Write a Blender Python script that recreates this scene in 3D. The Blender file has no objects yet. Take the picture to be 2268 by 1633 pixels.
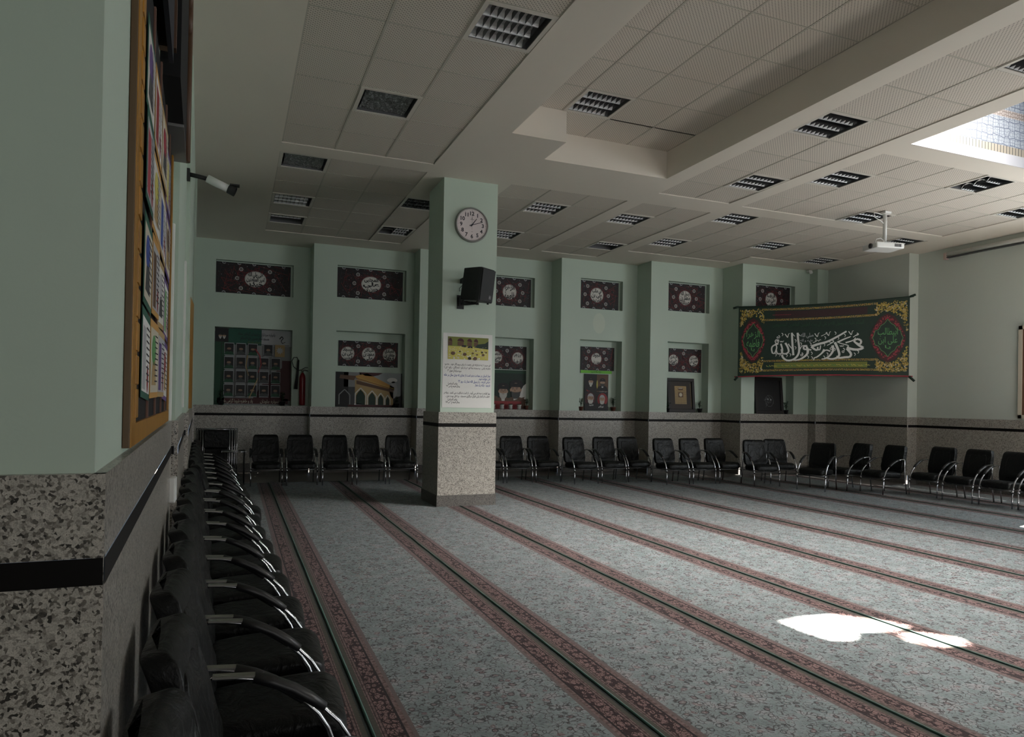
import bpy, bmesh, math, random
from mathutils import Vector, Matrix
random.seed(7)
C = bpy.context.scene.collection
S = bpy.context.scene

# ------------------------------------------------------------------ camera, world, lights
EYE = 1.599
YAW, PIT, ROL = 0.3793, 0.0058, 0.0178
FPX, CYP = 1545.83, 883.6
def _axes():
    cy, sy, cp, sp = math.cos(YAW), math.sin(YAW), math.cos(PIT), math.sin(PIT)
    f = Vector((sy*cp, cy*cp, sp)); r0 = Vector((cy, -sy, 0)); u0 = r0.cross(f)
    c, s = math.cos(ROL), math.sin(ROL)
    return c*r0+s*u0, -s*r0+c*u0, f
_r, _u, _f = _axes()
cam = bpy.data.objects.new('camera', bpy.data.cameras.new('camera')); C.objects.link(cam)
m = Matrix((_r, _u, -_f)).transposed().to_4x4(); m.translation = Vector((0, 0, EYE)); cam.matrix_world = m
cam.data.sensor_width = 36; cam.data.lens = 36*FPX/2268
cam.data.shift_y = (CYP-816.5)/2268; cam.data.clip_start = .05
S.camera = cam
S.view_settings.view_transform = 'Standard'; S.view_settings.look = 'None'
S.view_settings.gamma = 1; S.view_settings.use_curve_mapping = False
S.view_settings.exposure = -0.12
S.cycles.max_bounces = 10; S.cycles.diffuse_bounces = 6; S.cycles.glossy_bounces = 4
S.cycles.caustics_reflective = False; S.cycles.caustics_refractive = False
S.cycles.sample_clamp_indirect = 10

w = bpy.data.worlds.new('world'); S.world = w; w.use_nodes = True
w.node_tree.nodes['Background'].inputs[0].default_value = (.62, .78, 1, 1)
w.node_tree.nodes['Background'].inputs[1].default_value = .6

SUN_DIR = Vector((-.85, -.25, -1)).normalized()
sd = bpy.data.lights.new('sun', 'SUN'); sd.energy = 240; sd.angle = .009; sd.color = (1, .93, .84)
so = bpy.data.objects.new('sun', sd); C.objects.link(so); so.location = (11, 6, 12)
so.rotation_euler = SUN_DIR.to_track_quat('-Z', 'Y').to_euler()

def area(name, loc, direction, sx, sy, power, col, spread=math.pi):
    d = bpy.data.lights.new(name, 'AREA'); d.shape = 'RECTANGLE'; d.size = sx; d.size_y = sy
    d.energy = power; d.color = col; d.spread = spread
    o = bpy.data.objects.new(name, d); C.objects.link(o); o.location = loc
    o.rotation_euler = Vector(direction).to_track_quat('-Z', 'Y').to_euler()
    return o
SKYL = (8.055, 12.3, 2.2, 6.47)                       # skylight x0 x1 y0 y1
area('skylight_daylight', (10.8, 3.4, 7.5), (-1.1, .42, -1), 2.6, 2.2, 820, (1, .965, .91), math.radians(72))
area('shaft_daylight', (10.2, 4.35, 7.8), (0, 0, -1), 3.8, 3.8, 30, (.9, .95, 1))
WINDOWS = [(1.2, 3.2), (4.4, 6.4), (7.6, 9.6), (10.8, 12.8)]
for a, b in WINDOWS:
    area('window_daylight', ((a+b)/2, -9.35, 2.9), (0, 1, -.02), b-a, 2.6, 95, (1, .98, .95))
area('window_daylight', (14.25, 5.0, 3.0), (-1, .0, -.32), 5.0, 2.6, 350, (.88, .96, 1))

# ------------------------------------------------------------------ materials
def mat(name, col, rough=.6, metal=0, spec=.5, emit=None, coat=0):
    m = bpy.data.materials.new(name); m.use_nodes = True
    b = m.node_tree.nodes['Principled BSDF']
    b.inputs['Base Color'].default_value = (*col, 1); b.inputs['Roughness'].default_value = rough
    b.inputs['Metallic'].default_value = metal; b.inputs['Specular IOR Level'].default_value = spec
    if coat: b.inputs['Coat Weight'].default_value = coat
    if emit: b.inputs['Emission Color'].default_value = (*col, 1); b.inputs['Emission Strength'].default_value = emit
    return m
def srgb(h):
    h = h.lstrip('#'); v = [int(h[i:i+2], 16)/255 for i in (0, 2, 4)]
    return tuple(x/12.92 if x <= .04045 else ((x+.055)/1.055)**2.4 for x in v)
class NT:
    def __init__(s, m): s.m = m; s.t = m.node_tree; s.b = s.t.nodes['Principled BSDF']
    def n(s, typ, **kw):
        n = s.t.nodes.new(typ)
        for k, v in kw.items():
            if k.startswith('i_'): n.inputs[k[2:].replace('_', ' ')].default_value = v
            else: setattr(n, k, v)
        return n
    def l(s, a, b): s.t.links.new(a, b)
    def math(s, op, a, b=None, c=None):
        n = s.t.nodes.new('ShaderNodeMath'); n.operation = op
        for i, x in enumerate((a, b, c)):
            if x is None: continue
            if isinstance(x, (int, float)): n.inputs[i].default_value = x
            else: s.l(x, n.inputs[i])
        return n.outputs[0]
    def mix(s, f, a, b):
        n = s.t.nodes.new('ShaderNodeMix'); n.data_type = 'RGBA'
        for i, x in ((0, f), (6, a), (7, b)):
            if isinstance(x, tuple): n.inputs[i].default_value = (*x, 1)
            elif isinstance(x, (int, float)): n.inputs[i].default_value = x
            else: s.l(x, n.inputs[i])
        return n.outputs[2]
    def ramp(s, f, stops, const=False):
        n = s.t.nodes.new('ShaderNodeValToRGB'); e = n.color_ramp
        if const: e.interpolation = 'CONSTANT'
        while len(e.elements) < len(stops): e.elements.new(.5)
        for el, (p, c) in zip(e.elements, stops):
            el.position = p; el.color = (*c, 1) if isinstance(c, tuple) else (c, c, c, 1)
        s.l(f, n.inputs[0]); return n.outputs[0]
    def pos(s):
        return s.n('ShaderNodeNewGeometry').outputs['Position']
    def obj(s): return s.n('ShaderNodeTexCoord').outputs['Object']
    def bump(s, h, strength, dist=.01):
        n = s.n('ShaderNodeBump'); n.inputs['Strength'].default_value = strength; n.inputs['Distance'].default_value = dist
        s.l(h, n.inputs['Height']); s.l(n.outputs[0], s.b.inputs['Normal'])

def paint_mat(name, col, rough=.55):
    m = mat(name, col, rough); t = NT(m); p = t.pos()
    a = t.n('ShaderNodeTexNoise', i_Scale=.9, i_Detail=4.); t.l(p, a.inputs['Vector'])
    c2 = tuple(x*.93 for x in col)
    t.l(t.mix(a.outputs[0], c2, col), t.b.inputs['Base Color'])
    b = t.n('ShaderNodeTexNoise', i_Scale=60., i_Detail=3.); t.l(p, b.inputs['Vector'])
    t.bump(b.outputs[0], .12, .003)
    return m
M_PAINT = paint_mat('mint wall paint', (.50, .595, .51), .5)
M_GREY = paint_mat('grey-green wall paint', (.56, .60, .55), .55)
M_PLAST = paint_mat('ceiling plaster', (.74, .68, .60), .75)
M_WHITE = mat('white plastic', (.72, .72, .70), .4)
M_TBAR = mat('ceiling grid bar', (.46, .43, .37), .6)

def granite(name, a, b, c, sc, rough=.28):
    m = mat(name, a, rough); t = NT(m); p = t.pos()
    wn = t.n('ShaderNodeTexNoise', i_Scale=sc*.9, i_Detail=2.); t.l(p, wn.inputs['Vector'])
    sv = t.n('ShaderNodeVectorMath', operation='SCALE'); sv.inputs['Scale'].default_value = .9/sc; t.l(wn.outputs['Color'], sv.inputs[0])
    ad = t.n('ShaderNodeVectorMath', operation='ADD'); t.l(p, ad.inputs[0]); t.l(sv.outputs[0], ad.inputs[1])
    v = t.n('ShaderNodeTexVoronoi', i_Scale=sc*2.3, feature='F1'); t.l(ad.outputs[0], v.inputs['Vector'])
    sc3 = t.n('ShaderNodeSeparateColor'); t.l(v.outputs['Color'], sc3.inputs[0])
    n2 = t.n('ShaderNodeTexNoise', i_Scale=sc*.35, i_Detail=3.); t.l(p, n2.inputs['Vector'])
    f = t.math('ADD', t.math('MULTIPLY', sc3.outputs[0], .75), t.math('MULTIPLY', n2.outputs[0], .45))
    r1 = t.ramp(f, [(.24, c), (.40, b), (.58, a), (.9, tuple(min(1, x*1.3) for x in a))])
    n3 = t.n('ShaderNodeTexNoise', i_Scale=sc*5, i_Detail=2.); t.l(p, n3.inputs['Vector'])
    r2 = t.ramp(n3.outputs[0], [(.38, .72), (.6, 1.)])
    mm = t.n('ShaderNodeMix', data_type='RGBA', blend_type='MULTIPLY'); mm.inputs[0].default_value = 1
    t.l(r1, mm.inputs[6]); t.l(r2, mm.inputs[7]); t.l(mm.outputs[2], t.b.inputs['Base Color'])
    return m
M_STONE = granite('speckled granite cladding', (.41, .38, .34), (.21, .19, .165), (.045, .042, .038), 70)
M_SKIRT = granite('dark granite skirting', (.13, .12, .11), (.07, .065, .06), (.02, .02, .02), 80, .4)
M_BAND = mat('black granite band', (.005, .004, .004), .5, spec=.15)
M_FLOORSTONE = granite('dark floor stone', (.12, .11, .10), (.07, .065, .06), (.03, .03, .03), 60, .4)

# perforated ceiling tile
M_TILE = mat('perforated ceiling tile', (.47, .43, .385), .85)
t = NT(M_TILE); p = t.pos()
mp = t.n('ShaderNodeMapping'); mp.inputs['Rotation'].default_value = (0, 0, math.radians(45)); mp.inputs['Scale'].default_value = (36, 36, 36); t.l(p, mp.inputs[0])
sx = t.n('ShaderNodeSeparateXYZ'); t.l(mp.outputs[0], sx.inputs[0])
fx = t.math('SUBTRACT', t.math('FRACT', sx.outputs[0]), .5); fy = t.math('SUBTRACT', t.math('FRACT', sx.outputs[1]), .5)
d = t.math('ADD', t.math('MULTIPLY', fx, fx), t.math('MULTIPLY', fy, fy))
dot = t.math('LESS_THAN', d, .042)
t.l(t.mix(dot, (.64, .58, .51), (.17, .155, .135)), t.b.inputs['Base Color'])

# carpet
SEAM0, PITCH = .643, 1.307
M_CARPET = mat('woven prayer carpet', (.3, .3, .3), .95, spec=.1)
t = NT(M_CARPET); p = t.pos()
sp = t.n('ShaderNodeSeparateXYZ'); t.l(p, sp.inputs[0])
xr = t.math('DIVIDE', t.math('SUBTRACT', sp.outputs[0], SEAM0), PITCH)
fr = t.math('FRACT', t.math('ADD', xr, 100.5))
dist = t.math('MULTIPLY', t.math('ABSOLUTE', t.math('SUBTRACT', fr, .5)), PITCH)     # metres from the seam
warp = t.n('ShaderNodeTexNoise', i_Scale=9., i_Detail=2.); t.l(p, warp.inputs['Vector'])
wv = t.n('ShaderNodeVectorMath', operation='SCALE'); wv.inputs['Scale'].default_value = .06; t.l(warp.outputs['Color'], wv.inputs[0])
wp = t.n('ShaderNodeVectorMath', operation='ADD'); t.l(p, wp.inputs[0]); t.l(wv.outputs[0], wp.inputs[1])
# field: teal grey with scattered flowers and vine lines
base_n = t.n('ShaderNodeTexNoise', i_Scale=7., i_Detail=6., i_Roughness=.7); t.l(p, base_n.inputs['Vector'])
ground = t.ramp(base_n.outputs[0], [(.35, (.215, .258, .264)), (.53, (.33, .375, .38)), (.68, (.46, .42, .43))])
v1 = t.n('ShaderNodeTexVoronoi', i_Scale=16., feature='F1'); t.l(wp.outputs[0], v1.inputs['Vector'])
fl = t.math('LESS_THAN', v1.outputs['Distance'], .30)
ring = t.math('MULTIPLY', t.math('GREATER_THAN', v1.outputs['Distance'], .24), t.math('LESS_THAN', v1.outputs['Distance'], .36))
core = t.math('LESS_THAN', v1.outputs['Distance'], .12)
sc_ = t.n('ShaderNodeSeparateColor'); t.l(v1.outputs['Color'], sc_.inputs[0])
redsel = t.math('GREATER_THAN', sc_.outputs[0], .45)
v2 = t.n('ShaderNodeTexVoronoi', i_Scale=27., feature='DISTANCE_TO_EDGE'); t.l(wp.outputs[0], v2.inputs['Vector'])
vine = t.math('LESS_THAN', v2.outputs['Distance'], .05)
v3 = t.n('ShaderNodeTexNoise', i_Scale=55., i_Detail=4., i_Roughness=.7); t.l(p, v3.inputs['Vector'])
fleck = t.math('GREATER_THAN', v3.outputs[0], .585)
fleck2 = t.math('LESS_THAN', v3.outputs[0], .40)
vmask = t.n('ShaderNodeTexNoise', i_Scale=14., i_Detail=2.); t.l(p, vmask.inputs['Vector'])
f0 = t.mix(t.math('MULTIPLY', t.math('MULTIPLY', vine, t.math('GREATER_THAN', vmask.outputs[0], .47)), .8), ground, (.07, .055, .055))
f1 = t.mix(t.math('MULTIPLY', t.math('MULTIPLY', fl, redsel), .5), f0, (.25, .10, .10))
f2 = t.mix(t.math('MULTIPLY', t.math('MULTIPLY', ring, t.math('GREATER_THAN', sc_.outputs[1], .3)), .75), f1, (.05, .05, .05))
f3 = t.mix(t.math('MULTIPLY', core, .6), f2, (.48, .47, .44))
f4 = t.mix(t.math('MULTIPLY', fleck, .72), f3, (.09, .085, .085))
field = t.mix(t.math('MULTIPLY', fleck2, .35), f4, (.42, .38, .38))
# border: motif medallions in a dark band between beige guard lines
mpb = t.n('ShaderNodeMapping'); mpb.inputs['Scale'].default_value = (26, 17, 1); t.l(wp.outputs[0], mpb.inputs[0])
v4 = t.n('ShaderNodeTexVoronoi', i_Scale=1., feature='F1'); v4.inputs['Randomness'].default_value = .55; t.l(mpb.outputs[0], v4.inputs['Vector'])
v5 = t.n('ShaderNodeTexVoronoi', i_Scale=2.1, feature='DISTANCE_TO_EDGE'); t.l(mpb.outputs[0], v5.inputs['Vector'])
mo = t.math('MULTIPLY', t.math('LESS_THAN', v4.outputs['Distance'], .55), t.math('GREATER_THAN', v5.outputs['Distance'], .07))
band = t.mix(t.math('MULTIPLY', mo, .9), (.040, .018, .018), (.34, .205, .19))
guard_n = t.n('ShaderNodeTexNoise', i_Scale=45., i_Detail=3.); t.l(p, guard_n.inputs['Vector'])
gl = t.ramp(guard_n.outputs[0], [(.4, (.14, .085, .08)), (.6, (.29, .19, .175))])
def zone(lo, hi): return t.math('MULTIPLY', t.math('GREATER_THAN', dist, lo), t.math('LESS_THAN', dist, hi))
col = field
col = t.mix(t.math('LESS_THAN', dist, .212), col, (.19, .15, .14))
col = t.mix(t.math('LESS_THAN', dist, .190), col, gl)
col = t.mix(zone(.160, .165), col, (.03, .02, .02))
col = t.mix(t.math('LESS_THAN', dist, .160), col, (.03, .02, .02))
col = t.mix(zone(.072, .152), col, band)
col = t.mix(t.math('LESS_THAN', dist, .068), col, gl)
col = t.mix(zone(.052, .056), col, (.03, .02, .02))
col = t.mix(t.math('LESS_THAN', dist, .045), col, (.105, .095, .075))
col = t.mix(t.math('LESS_THAN', dist, .019), col, (.035, .05, .045))
dk = t.n('ShaderNodeMix', data_type='RGBA', blend_type='MULTIPLY'); dk.inputs[0].default_value = 1; t.l(col, dk.inputs[6]); dk.inputs[7].default_value = (.50, .50, .50, 1)
t.l(dk.outputs[2], t.b.inputs['Base Color'])
t.b.inputs['Sheen Weight'].default_value = .07; t.b.inputs['Sheen Roughness'].default_value = .45; t.b.inputs['Sheen Tint'].default_value = (.9, .95, 1, 1)
t.bump(v3.outputs[0], .35, .01)
M_SEAM = mat('green carpet binding', (.06, .125, .105), .7)

# leather
def leather(name, col, rough):
    m = mat(name, col, rough, spec=.22); t = NT(m); p = t.obj()
    a = t.n('ShaderNodeTexNoise', i_Scale=9., i_Detail=4., i_Distortion=1.2); t.l(p, a.inputs['Vector'])
    b = t.n('ShaderNodeTexNoise', i_Scale=160., i_Detail=2.); t.l(p, b.inputs['Vector'])
    h = t.math('ADD', a.outputs[0], t.math('MULTIPLY', b.outputs[0], .06))
    t.bump(h, .55, .03)
    return m
M_LEATHER = leather('black leather', (.0045, .005, .005), .42)
M_PAD = mat('black armrest pad', (.008, .008, .009), .45)
M_CHROME = mat('chrome tube', (.50, .50, .53), .22, metal=1)
M_RAIL = mat('dull steel rail', (.16, .16, .165), .42, metal=1)
M_CHROME2 = mat('brushed steel strip', (.42, .41, .37), .38, metal=1)
M_BLACK = mat('matte black', (.008, .008, .009), .55)
M_ALU = mat('bright reflector enamel', (.95, .96, .97), .3, metal=.0)
M_LFRAME = mat('light frame enamel', (.62, .58, .52), .5)
M_DARKIN = mat('grey fixture inside', (.12, .12, .125), .4)
M_FILM = None

# ------------------------------------------------------------------ helpers
def tag(o, label=None, cat=None, group=None, kind=None):
    if label: o['label'] = label
    if cat: o['category'] = cat
    if group: o['group'] = group
    if kind: o['kind'] = kind
    return o
def empty(name, loc=(0, 0, 0), rz=0, label=None, cat=None, group=None):
    o = bpy.data.objects.new(name, None); o.empty_display_size = .1; C.objects.link(o)
    o.location = loc; o.rotation_euler = (0, 0, rz)
    return tag(o, label, cat, group)
class MB:
    """mesh collector with material slots"""
    def __init__(s): s.bm = bmesh.new(); s.ms = []
    def mi(s, m):
        if m not in s.ms: s.ms.append(m)
        return s.ms.index(m)
    def face(s, pts, m=None, smooth=False):
        vs = [s.bm.verts.new(p) for p in pts]
        f = s.bm.faces.new(vs); f.smooth = smooth
        if m is not None: f.material_index = s.mi(m)
        return f
    def box(s, a, b, m=None, mx=None):
        x0, y0, z0 = a; x1, y1, z1 = b
        co = [(x, y, z) for x in (x0, x1) for y in (y0, y1) for z in (z0, z1)]
        if mx is not None: co = [mx @ Vector(c) for c in co]
        v = [s.bm.verts.new(c) for c in co]
        for q in ((0, 1, 3, 2), (4, 6, 7, 5), (0, 4, 5, 1), (2, 3, 7, 6), (0, 2, 6, 4), (1, 5, 7, 3)):
            f = s.bm.faces.new([v[i] for i in q])
            if m is not None: f.material_index = s.mi(m)
    def tube(s, pts, r, m=None, n=10, cap=True, flat=None):
        """tube along pts; r scalar or list; flat=(w,h) elliptical with horizontal width axis given"""
        pts = [Vector(p) for p in pts]; rings = []
        up = Vector((0, 1, 0))
        for i, p in enumerate(pts):
            d = (pts[min(i+1, len(pts)-1)]-pts[max(i-1, 0)]).normalized()
            a = d.cross(up)
            if a.length < .05: a = d.cross(Vector((1, 0, 0)))
            a.normalize(); b = d.cross(a).normalized()
            rr = r[i] if isinstance(r, (list, tuple)) else r
            ra, rb = (rr if not flat else flat[1]*(rr if isinstance(r, (list, tuple)) else 1)), (rr if not flat else flat[0]*(rr if isinstance(r, (list, tuple)) else 1))
            rings.append([s.bm.verts.new(p+a*math.cos(k*2*math.pi/n)*ra+b*math.sin(k*2*math.pi/n)*rb) for k in range(n)])
        idx = s.mi(m) if m is not None else 0
        for i in range(len(rings)-1):
            for k in range(n):
                f = s.bm.faces.new([rings[i][k], rings[i][(k+1) % n], rings[i+1][(k+1) % n], rings[i+1][k]])
                f.smooth = True; f.material_index = idx
        if cap:
            for rg in (rings[0][::-1], rings[-1]):
                f = s.bm.faces.new(rg); f.material_index = idx
    def lathe(s, prof, n=24, m=None, mx=None, smooth=True):
        rings = []
        for (r, z) in prof:
            rg = []
            for k in range(n):
                c = Vector((r*math.cos(k*2*math.pi/n), r*math.sin(k*2*math.pi/n), z))
                rg.append(s.bm.verts.new(mx @ c if mx is not None else c))
            rings.append(rg)
        idx = s.mi(m) if m is not None else 0
        for i in range(len(rings)-1):
            for k in range(n):
                f = s.bm.faces.new([rings[i][k], rings[i][(k+1) % n], rings[i+1][(k+1) % n], rings[i+1][k]])
                f.smooth = smooth; f.material_index = idx
        for rg in (rings[0][::-1], rings[-1]):
            if len(set(tuple(v.co) for v in rg)) > 2:
                f = s.bm.faces.new(rg); f.material_index = idx
    def pillow(s, hx, hy, hz, m=None, e=.28, mx=None, nu=20, nv=12, fn=None):
        """superellipsoid cushion"""
        def sp(v, e): return math.copysign(abs(v)**e, v)
        idx = s.mi(m) if m is not None else 0
        rows = []
        for j in range(nv+1):
            ph = -math.pi/2+math.pi*j/nv
            row = []
            for i in range(nu):
                th = 2*math.pi*i/nu+math.pi/nu
                c = Vector((hx*sp(math.cos(ph), e)*sp(math.cos(th), e), hy*sp(math.cos(ph), e)*sp(math.sin(th), e), hz*sp(math.sin(ph), e if e > .4 else .45)))
                if fn: c = fn(c)
                row.append(s.bm.verts.new(mx @ c if mx is not None else c))
            rows.append(row)
        for j in range(nv):
            for i in range(nu):
                f = s.bm.faces.new([rows[j][i], rows[j][(i+1) % nu], rows[j+1][(i+1) % nu], rows[j+1][i]])
                f.smooth = True; f.material_index = idx
        for rg in (rows[0][::-1], rows[-1]):
            f = s.bm.faces.new(rg); f.smooth = True; f.material_index = idx
    def build(s, name, m=None, parent=None, weld=True, bevel=0, kind=None, fixn=True):
        if weld: bmesh.ops.remove_doubles(s.bm, verts=s.bm.verts, dist=1e-5)
        if fixn: bmesh.ops.recalc_face_normals(s.bm, faces=s.bm.faces)
        me = bpy.data.meshes.new(name); s.bm.to_mesh(me); s.bm.free()
        for x in (s.ms or ([m] if m else [])): me.materials.append(x)
        o = bpy.data.objects.new(name, me); C.objects.link(o)
        if parent is not None: o.parent = parent
        if bevel:
            b = o.modifiers.new('edge', 'BEVEL'); b.width = bevel; b.segments = 2; b.limit_method = 'ANGLE'; b.angle_limit = math.radians(50)
        if kind: o['kind'] = kind
        return o
def copy_tree(o, parent=None):
    c = o.copy(); C.objects.link(c)
    if parent is not None: c.parent = parent
    for ch in [x for x in bpy.data.objects if x.parent == o]: copy_tree(ch, c)
    return c

# ---- Arabic script shaping into presentation forms
_F = {}
for s_ in ('ءFE801 آFE812 أFE832 ؤFE852 إFE872 ئFE894 اFE8D2 بFE8F4 ةFE932 تFE954 ثFE994 جFE9D4 حFEA14 خFEA54 دFEA92 ذFEAB2 رFEAD2 زFEAF2 '
           'سFEB14 شFEB54 صFEB94 ضFEBD4 طFEC14 ظFEC54 عFEC94 غFECD4 فFED14 قFED54 كFED94 لFEDD4 مFEE14 نFEE54 هFEE94 وFEED2 ىFEEF2 يFEF14 '
           'پFB564 چFB7A4 ژFB8A2 کFB8E4 گFB924 یFBFC4').split():
    _F[s_[0]] = (int(s_[1:5], 16), int(s_[5]))
def shape(txt):
    out = []
    for i, ch in enumerate(txt):
        if ch not in _F: out.append(ch); continue
        base, n = _F[ch]
        prev = i > 0 and txt[i-1] in _F and _F[txt[i-1]][1] == 4
        nxt = n == 4 and i+1 < len(txt) and txt[i+1] in _F and txt[i+1] != 'ء'
        k = 0
        if prev and nxt: k = 3
        elif prev: k = 1 if n >= 2 else 0
        elif nxt: k = 2
        out.append(chr(base+k))
    s = ''.join(out)
    sw = {'(': ')', ')': '('}
    res = ''.join(sw.get(c, c) for c in s[::-1])
    # keep digit runs left to right
    fin = []; run = []
    for c in res:
        if c in '۰۱۲۳۴۵۶۷۸۹': run.append(c)
        else: fin += run[::-1]; run = []; fin.append(c)
    return ''.join(fin+run[::-1])
_tc = {}
def text_polys(s, bold=0.0):
    """triangles (list of 2-D triples) of a text of size 1, and its width"""
    k = (s, bold)
    if k in _tc: return _tc[k]
    cu = bpy.data.curves.new('letters', 'FONT'); cu.body = s; cu.offset = bold; cu.resolution_u = 3
    o = bpy.data.objects.new('letters', cu); C.objects.link(o)
    bpy.context.view_layer.update()
    me = bpy.data.meshes.new_from_object(o.evaluated_get(bpy.context.evaluated_depsgraph_get()))
    me.calc_loop_triangles()
    tr = [[tuple(me.vertices[i].co[:2]) for i in t.vertices] for t in me.loop_triangles]
    bpy.data.objects.remove(o); bpy.data.curves.remove(cu); bpy.data.meshes.remove(me)
    xs = [p[0] for t in tr for p in t] or [0, 1]; ys = [p[1] for t in tr for p in t] or [0, 1]
    _tc[k] = (tr, min(xs), max(xs), min(ys), max(ys)); return _tc[k]

class Flat:
    """printed sheet: layered flat shapes on a plane. O = lower-left corner, U right, V up, N towards the room"""
    def __init__(s, O, U, V, fn=None):
        s.O, s.U, s.V = Vector(O), Vector(U).normalized(), Vector(V).normalized()
        s.N = s.U.cross(s.V).normalized(); s.mb = MB(); s.k = 0; s.fn = fn; s.lim = None
    def P(s, u, v):
        if s.fn: return s.fn(u, v, s.k)
        return s.O+s.U*u+s.V*v+s.N*s.k
    def up(s, d=.0007): s.k += d
    def poly(s, pts, m):
        if s.lim:
            W_, H_ = s.lim; q = []
            for p in pts:
                c = (min(W_, max(0, p[0])), min(H_, max(0, p[1])))
                if not q or abs(c[0]-q[-1][0])+abs(c[1]-q[-1][1]) > 1e-6: q.append(c)
            if len(q) > 1 and abs(q[0][0]-q[-1][0])+abs(q[0][1]-q[-1][1]) < 1e-6: q.pop()
            if len(q) < 3 or abs(sum(q[i][0]*q[(i+1) % len(q)][1]-q[(i+1) % len(q)][0]*q[i][1] for i in range(len(q)))) < 1e-9: return
            pts = q
        s.mb.face([s.P(*p) for p in pts], m)
    def rect(s, a, b, c, d, m): s.poly([(a, b), (c, b), (c, d), (a, d)], m)
    def slab(s, w, h, th, m, side=None):
        O = s.O; s.lim = (w, h)
        pts = [(0, 0), (w, 0), (w, h), (0, h)]
        fr = [O+s.U*u+s.V*v for u, v in pts]; bk = [p-s.N*th for p in fr]
        s.mb.face(fr, m); s.mb.face(bk[::-1], side or m)
        for i in range(4): s.mb.face([fr[i], bk[i], bk[(i+1) % 4], fr[(i+1) % 4]], side or m)
        s.up()
    def disc(s, u, v, ru, m, rv=None, n=28, a0=0, a1=2*math.pi):
        rv = rv or ru
        s.poly([(u+ru*math.cos(a0+(a1-a0)*i/n), v+rv*math.sin(a0+(a1-a0)*i/n)) for i in range(n)], m)
    def ring(s, u, v, r, wd, m, rv=None, n=28):
        k = (rv or r)/r
        for i in range(n):
            a, b = 2*math.pi*i/n, 2*math.pi*(i+1)/n
            s.poly([(u+r*math.cos(a), v+k*r*math.sin(a)), (u+r*math.cos(b), v+k*r*math.sin(b)), (u+(r-wd)*math.cos(b), v+k*(r-wd)*math.sin(b)), (u+(r-wd)*math.cos(a), v+k*(r-wd)*math.sin(a))], m)
    def star(s, u, v, r0, r1, n, m, ph=0, k=1):
        p = []
        for i in range(2*n):
            r = r0 if i % 2 == 0 else r1; a = ph+math.pi*i/n
            p.append((u+k*r*math.cos(a), v+r*math.sin(a)))
        for i in range(2*n): s.poly([(u, v), p[i], p[(i+1) % (2*n)]], m)
    def line(s, pts, wd, m, w1=None):
        n = len(pts)
        for i in range(n-1):
            (a, b), (c, d) = pts[i], pts[i+1]; L = math.hypot(c-a, d-b) or 1e-9
            nx, ny = -(d-b)/L, (c-a)/L
            wa = wd if w1 is None else wd+(w1-wd)*i/(n-1); wb = wd if w1 is None else wd+(w1-wd)*(i+1)/(n-1)
            s.poly([(a-nx*wa/2, b-ny*wa/2), (c-nx*wb/2, d-ny*wb/2), (c+nx*wb/2, d+ny*wb/2), (a+nx*wa/2, b+ny*wa/2)], m)
    def text(s, txt, u, v, size, m, align='r', fit=None, bold=0, fith=None, ar=True):
        tr, x0, x1, y0, y1 = text_polys(shape(txt) if ar else txt, bold)
        kx = size; ky = size
        if fit: kx = fit/(x1-x0)
        if fith: ky = fith/(y1-y0)
        W = (x1-x0)*kx
        off = {'r': u-W, 'l': u, 'c': u-W/2}[align]-x0*kx
        for t_ in tr: s.poly([(off+x*kx, v+y*ky) for x, y in t_], m)
    def build(s, name, parent=None): return s.mb.build(name, parent=parent, weld=False, fixn=False)

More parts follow.
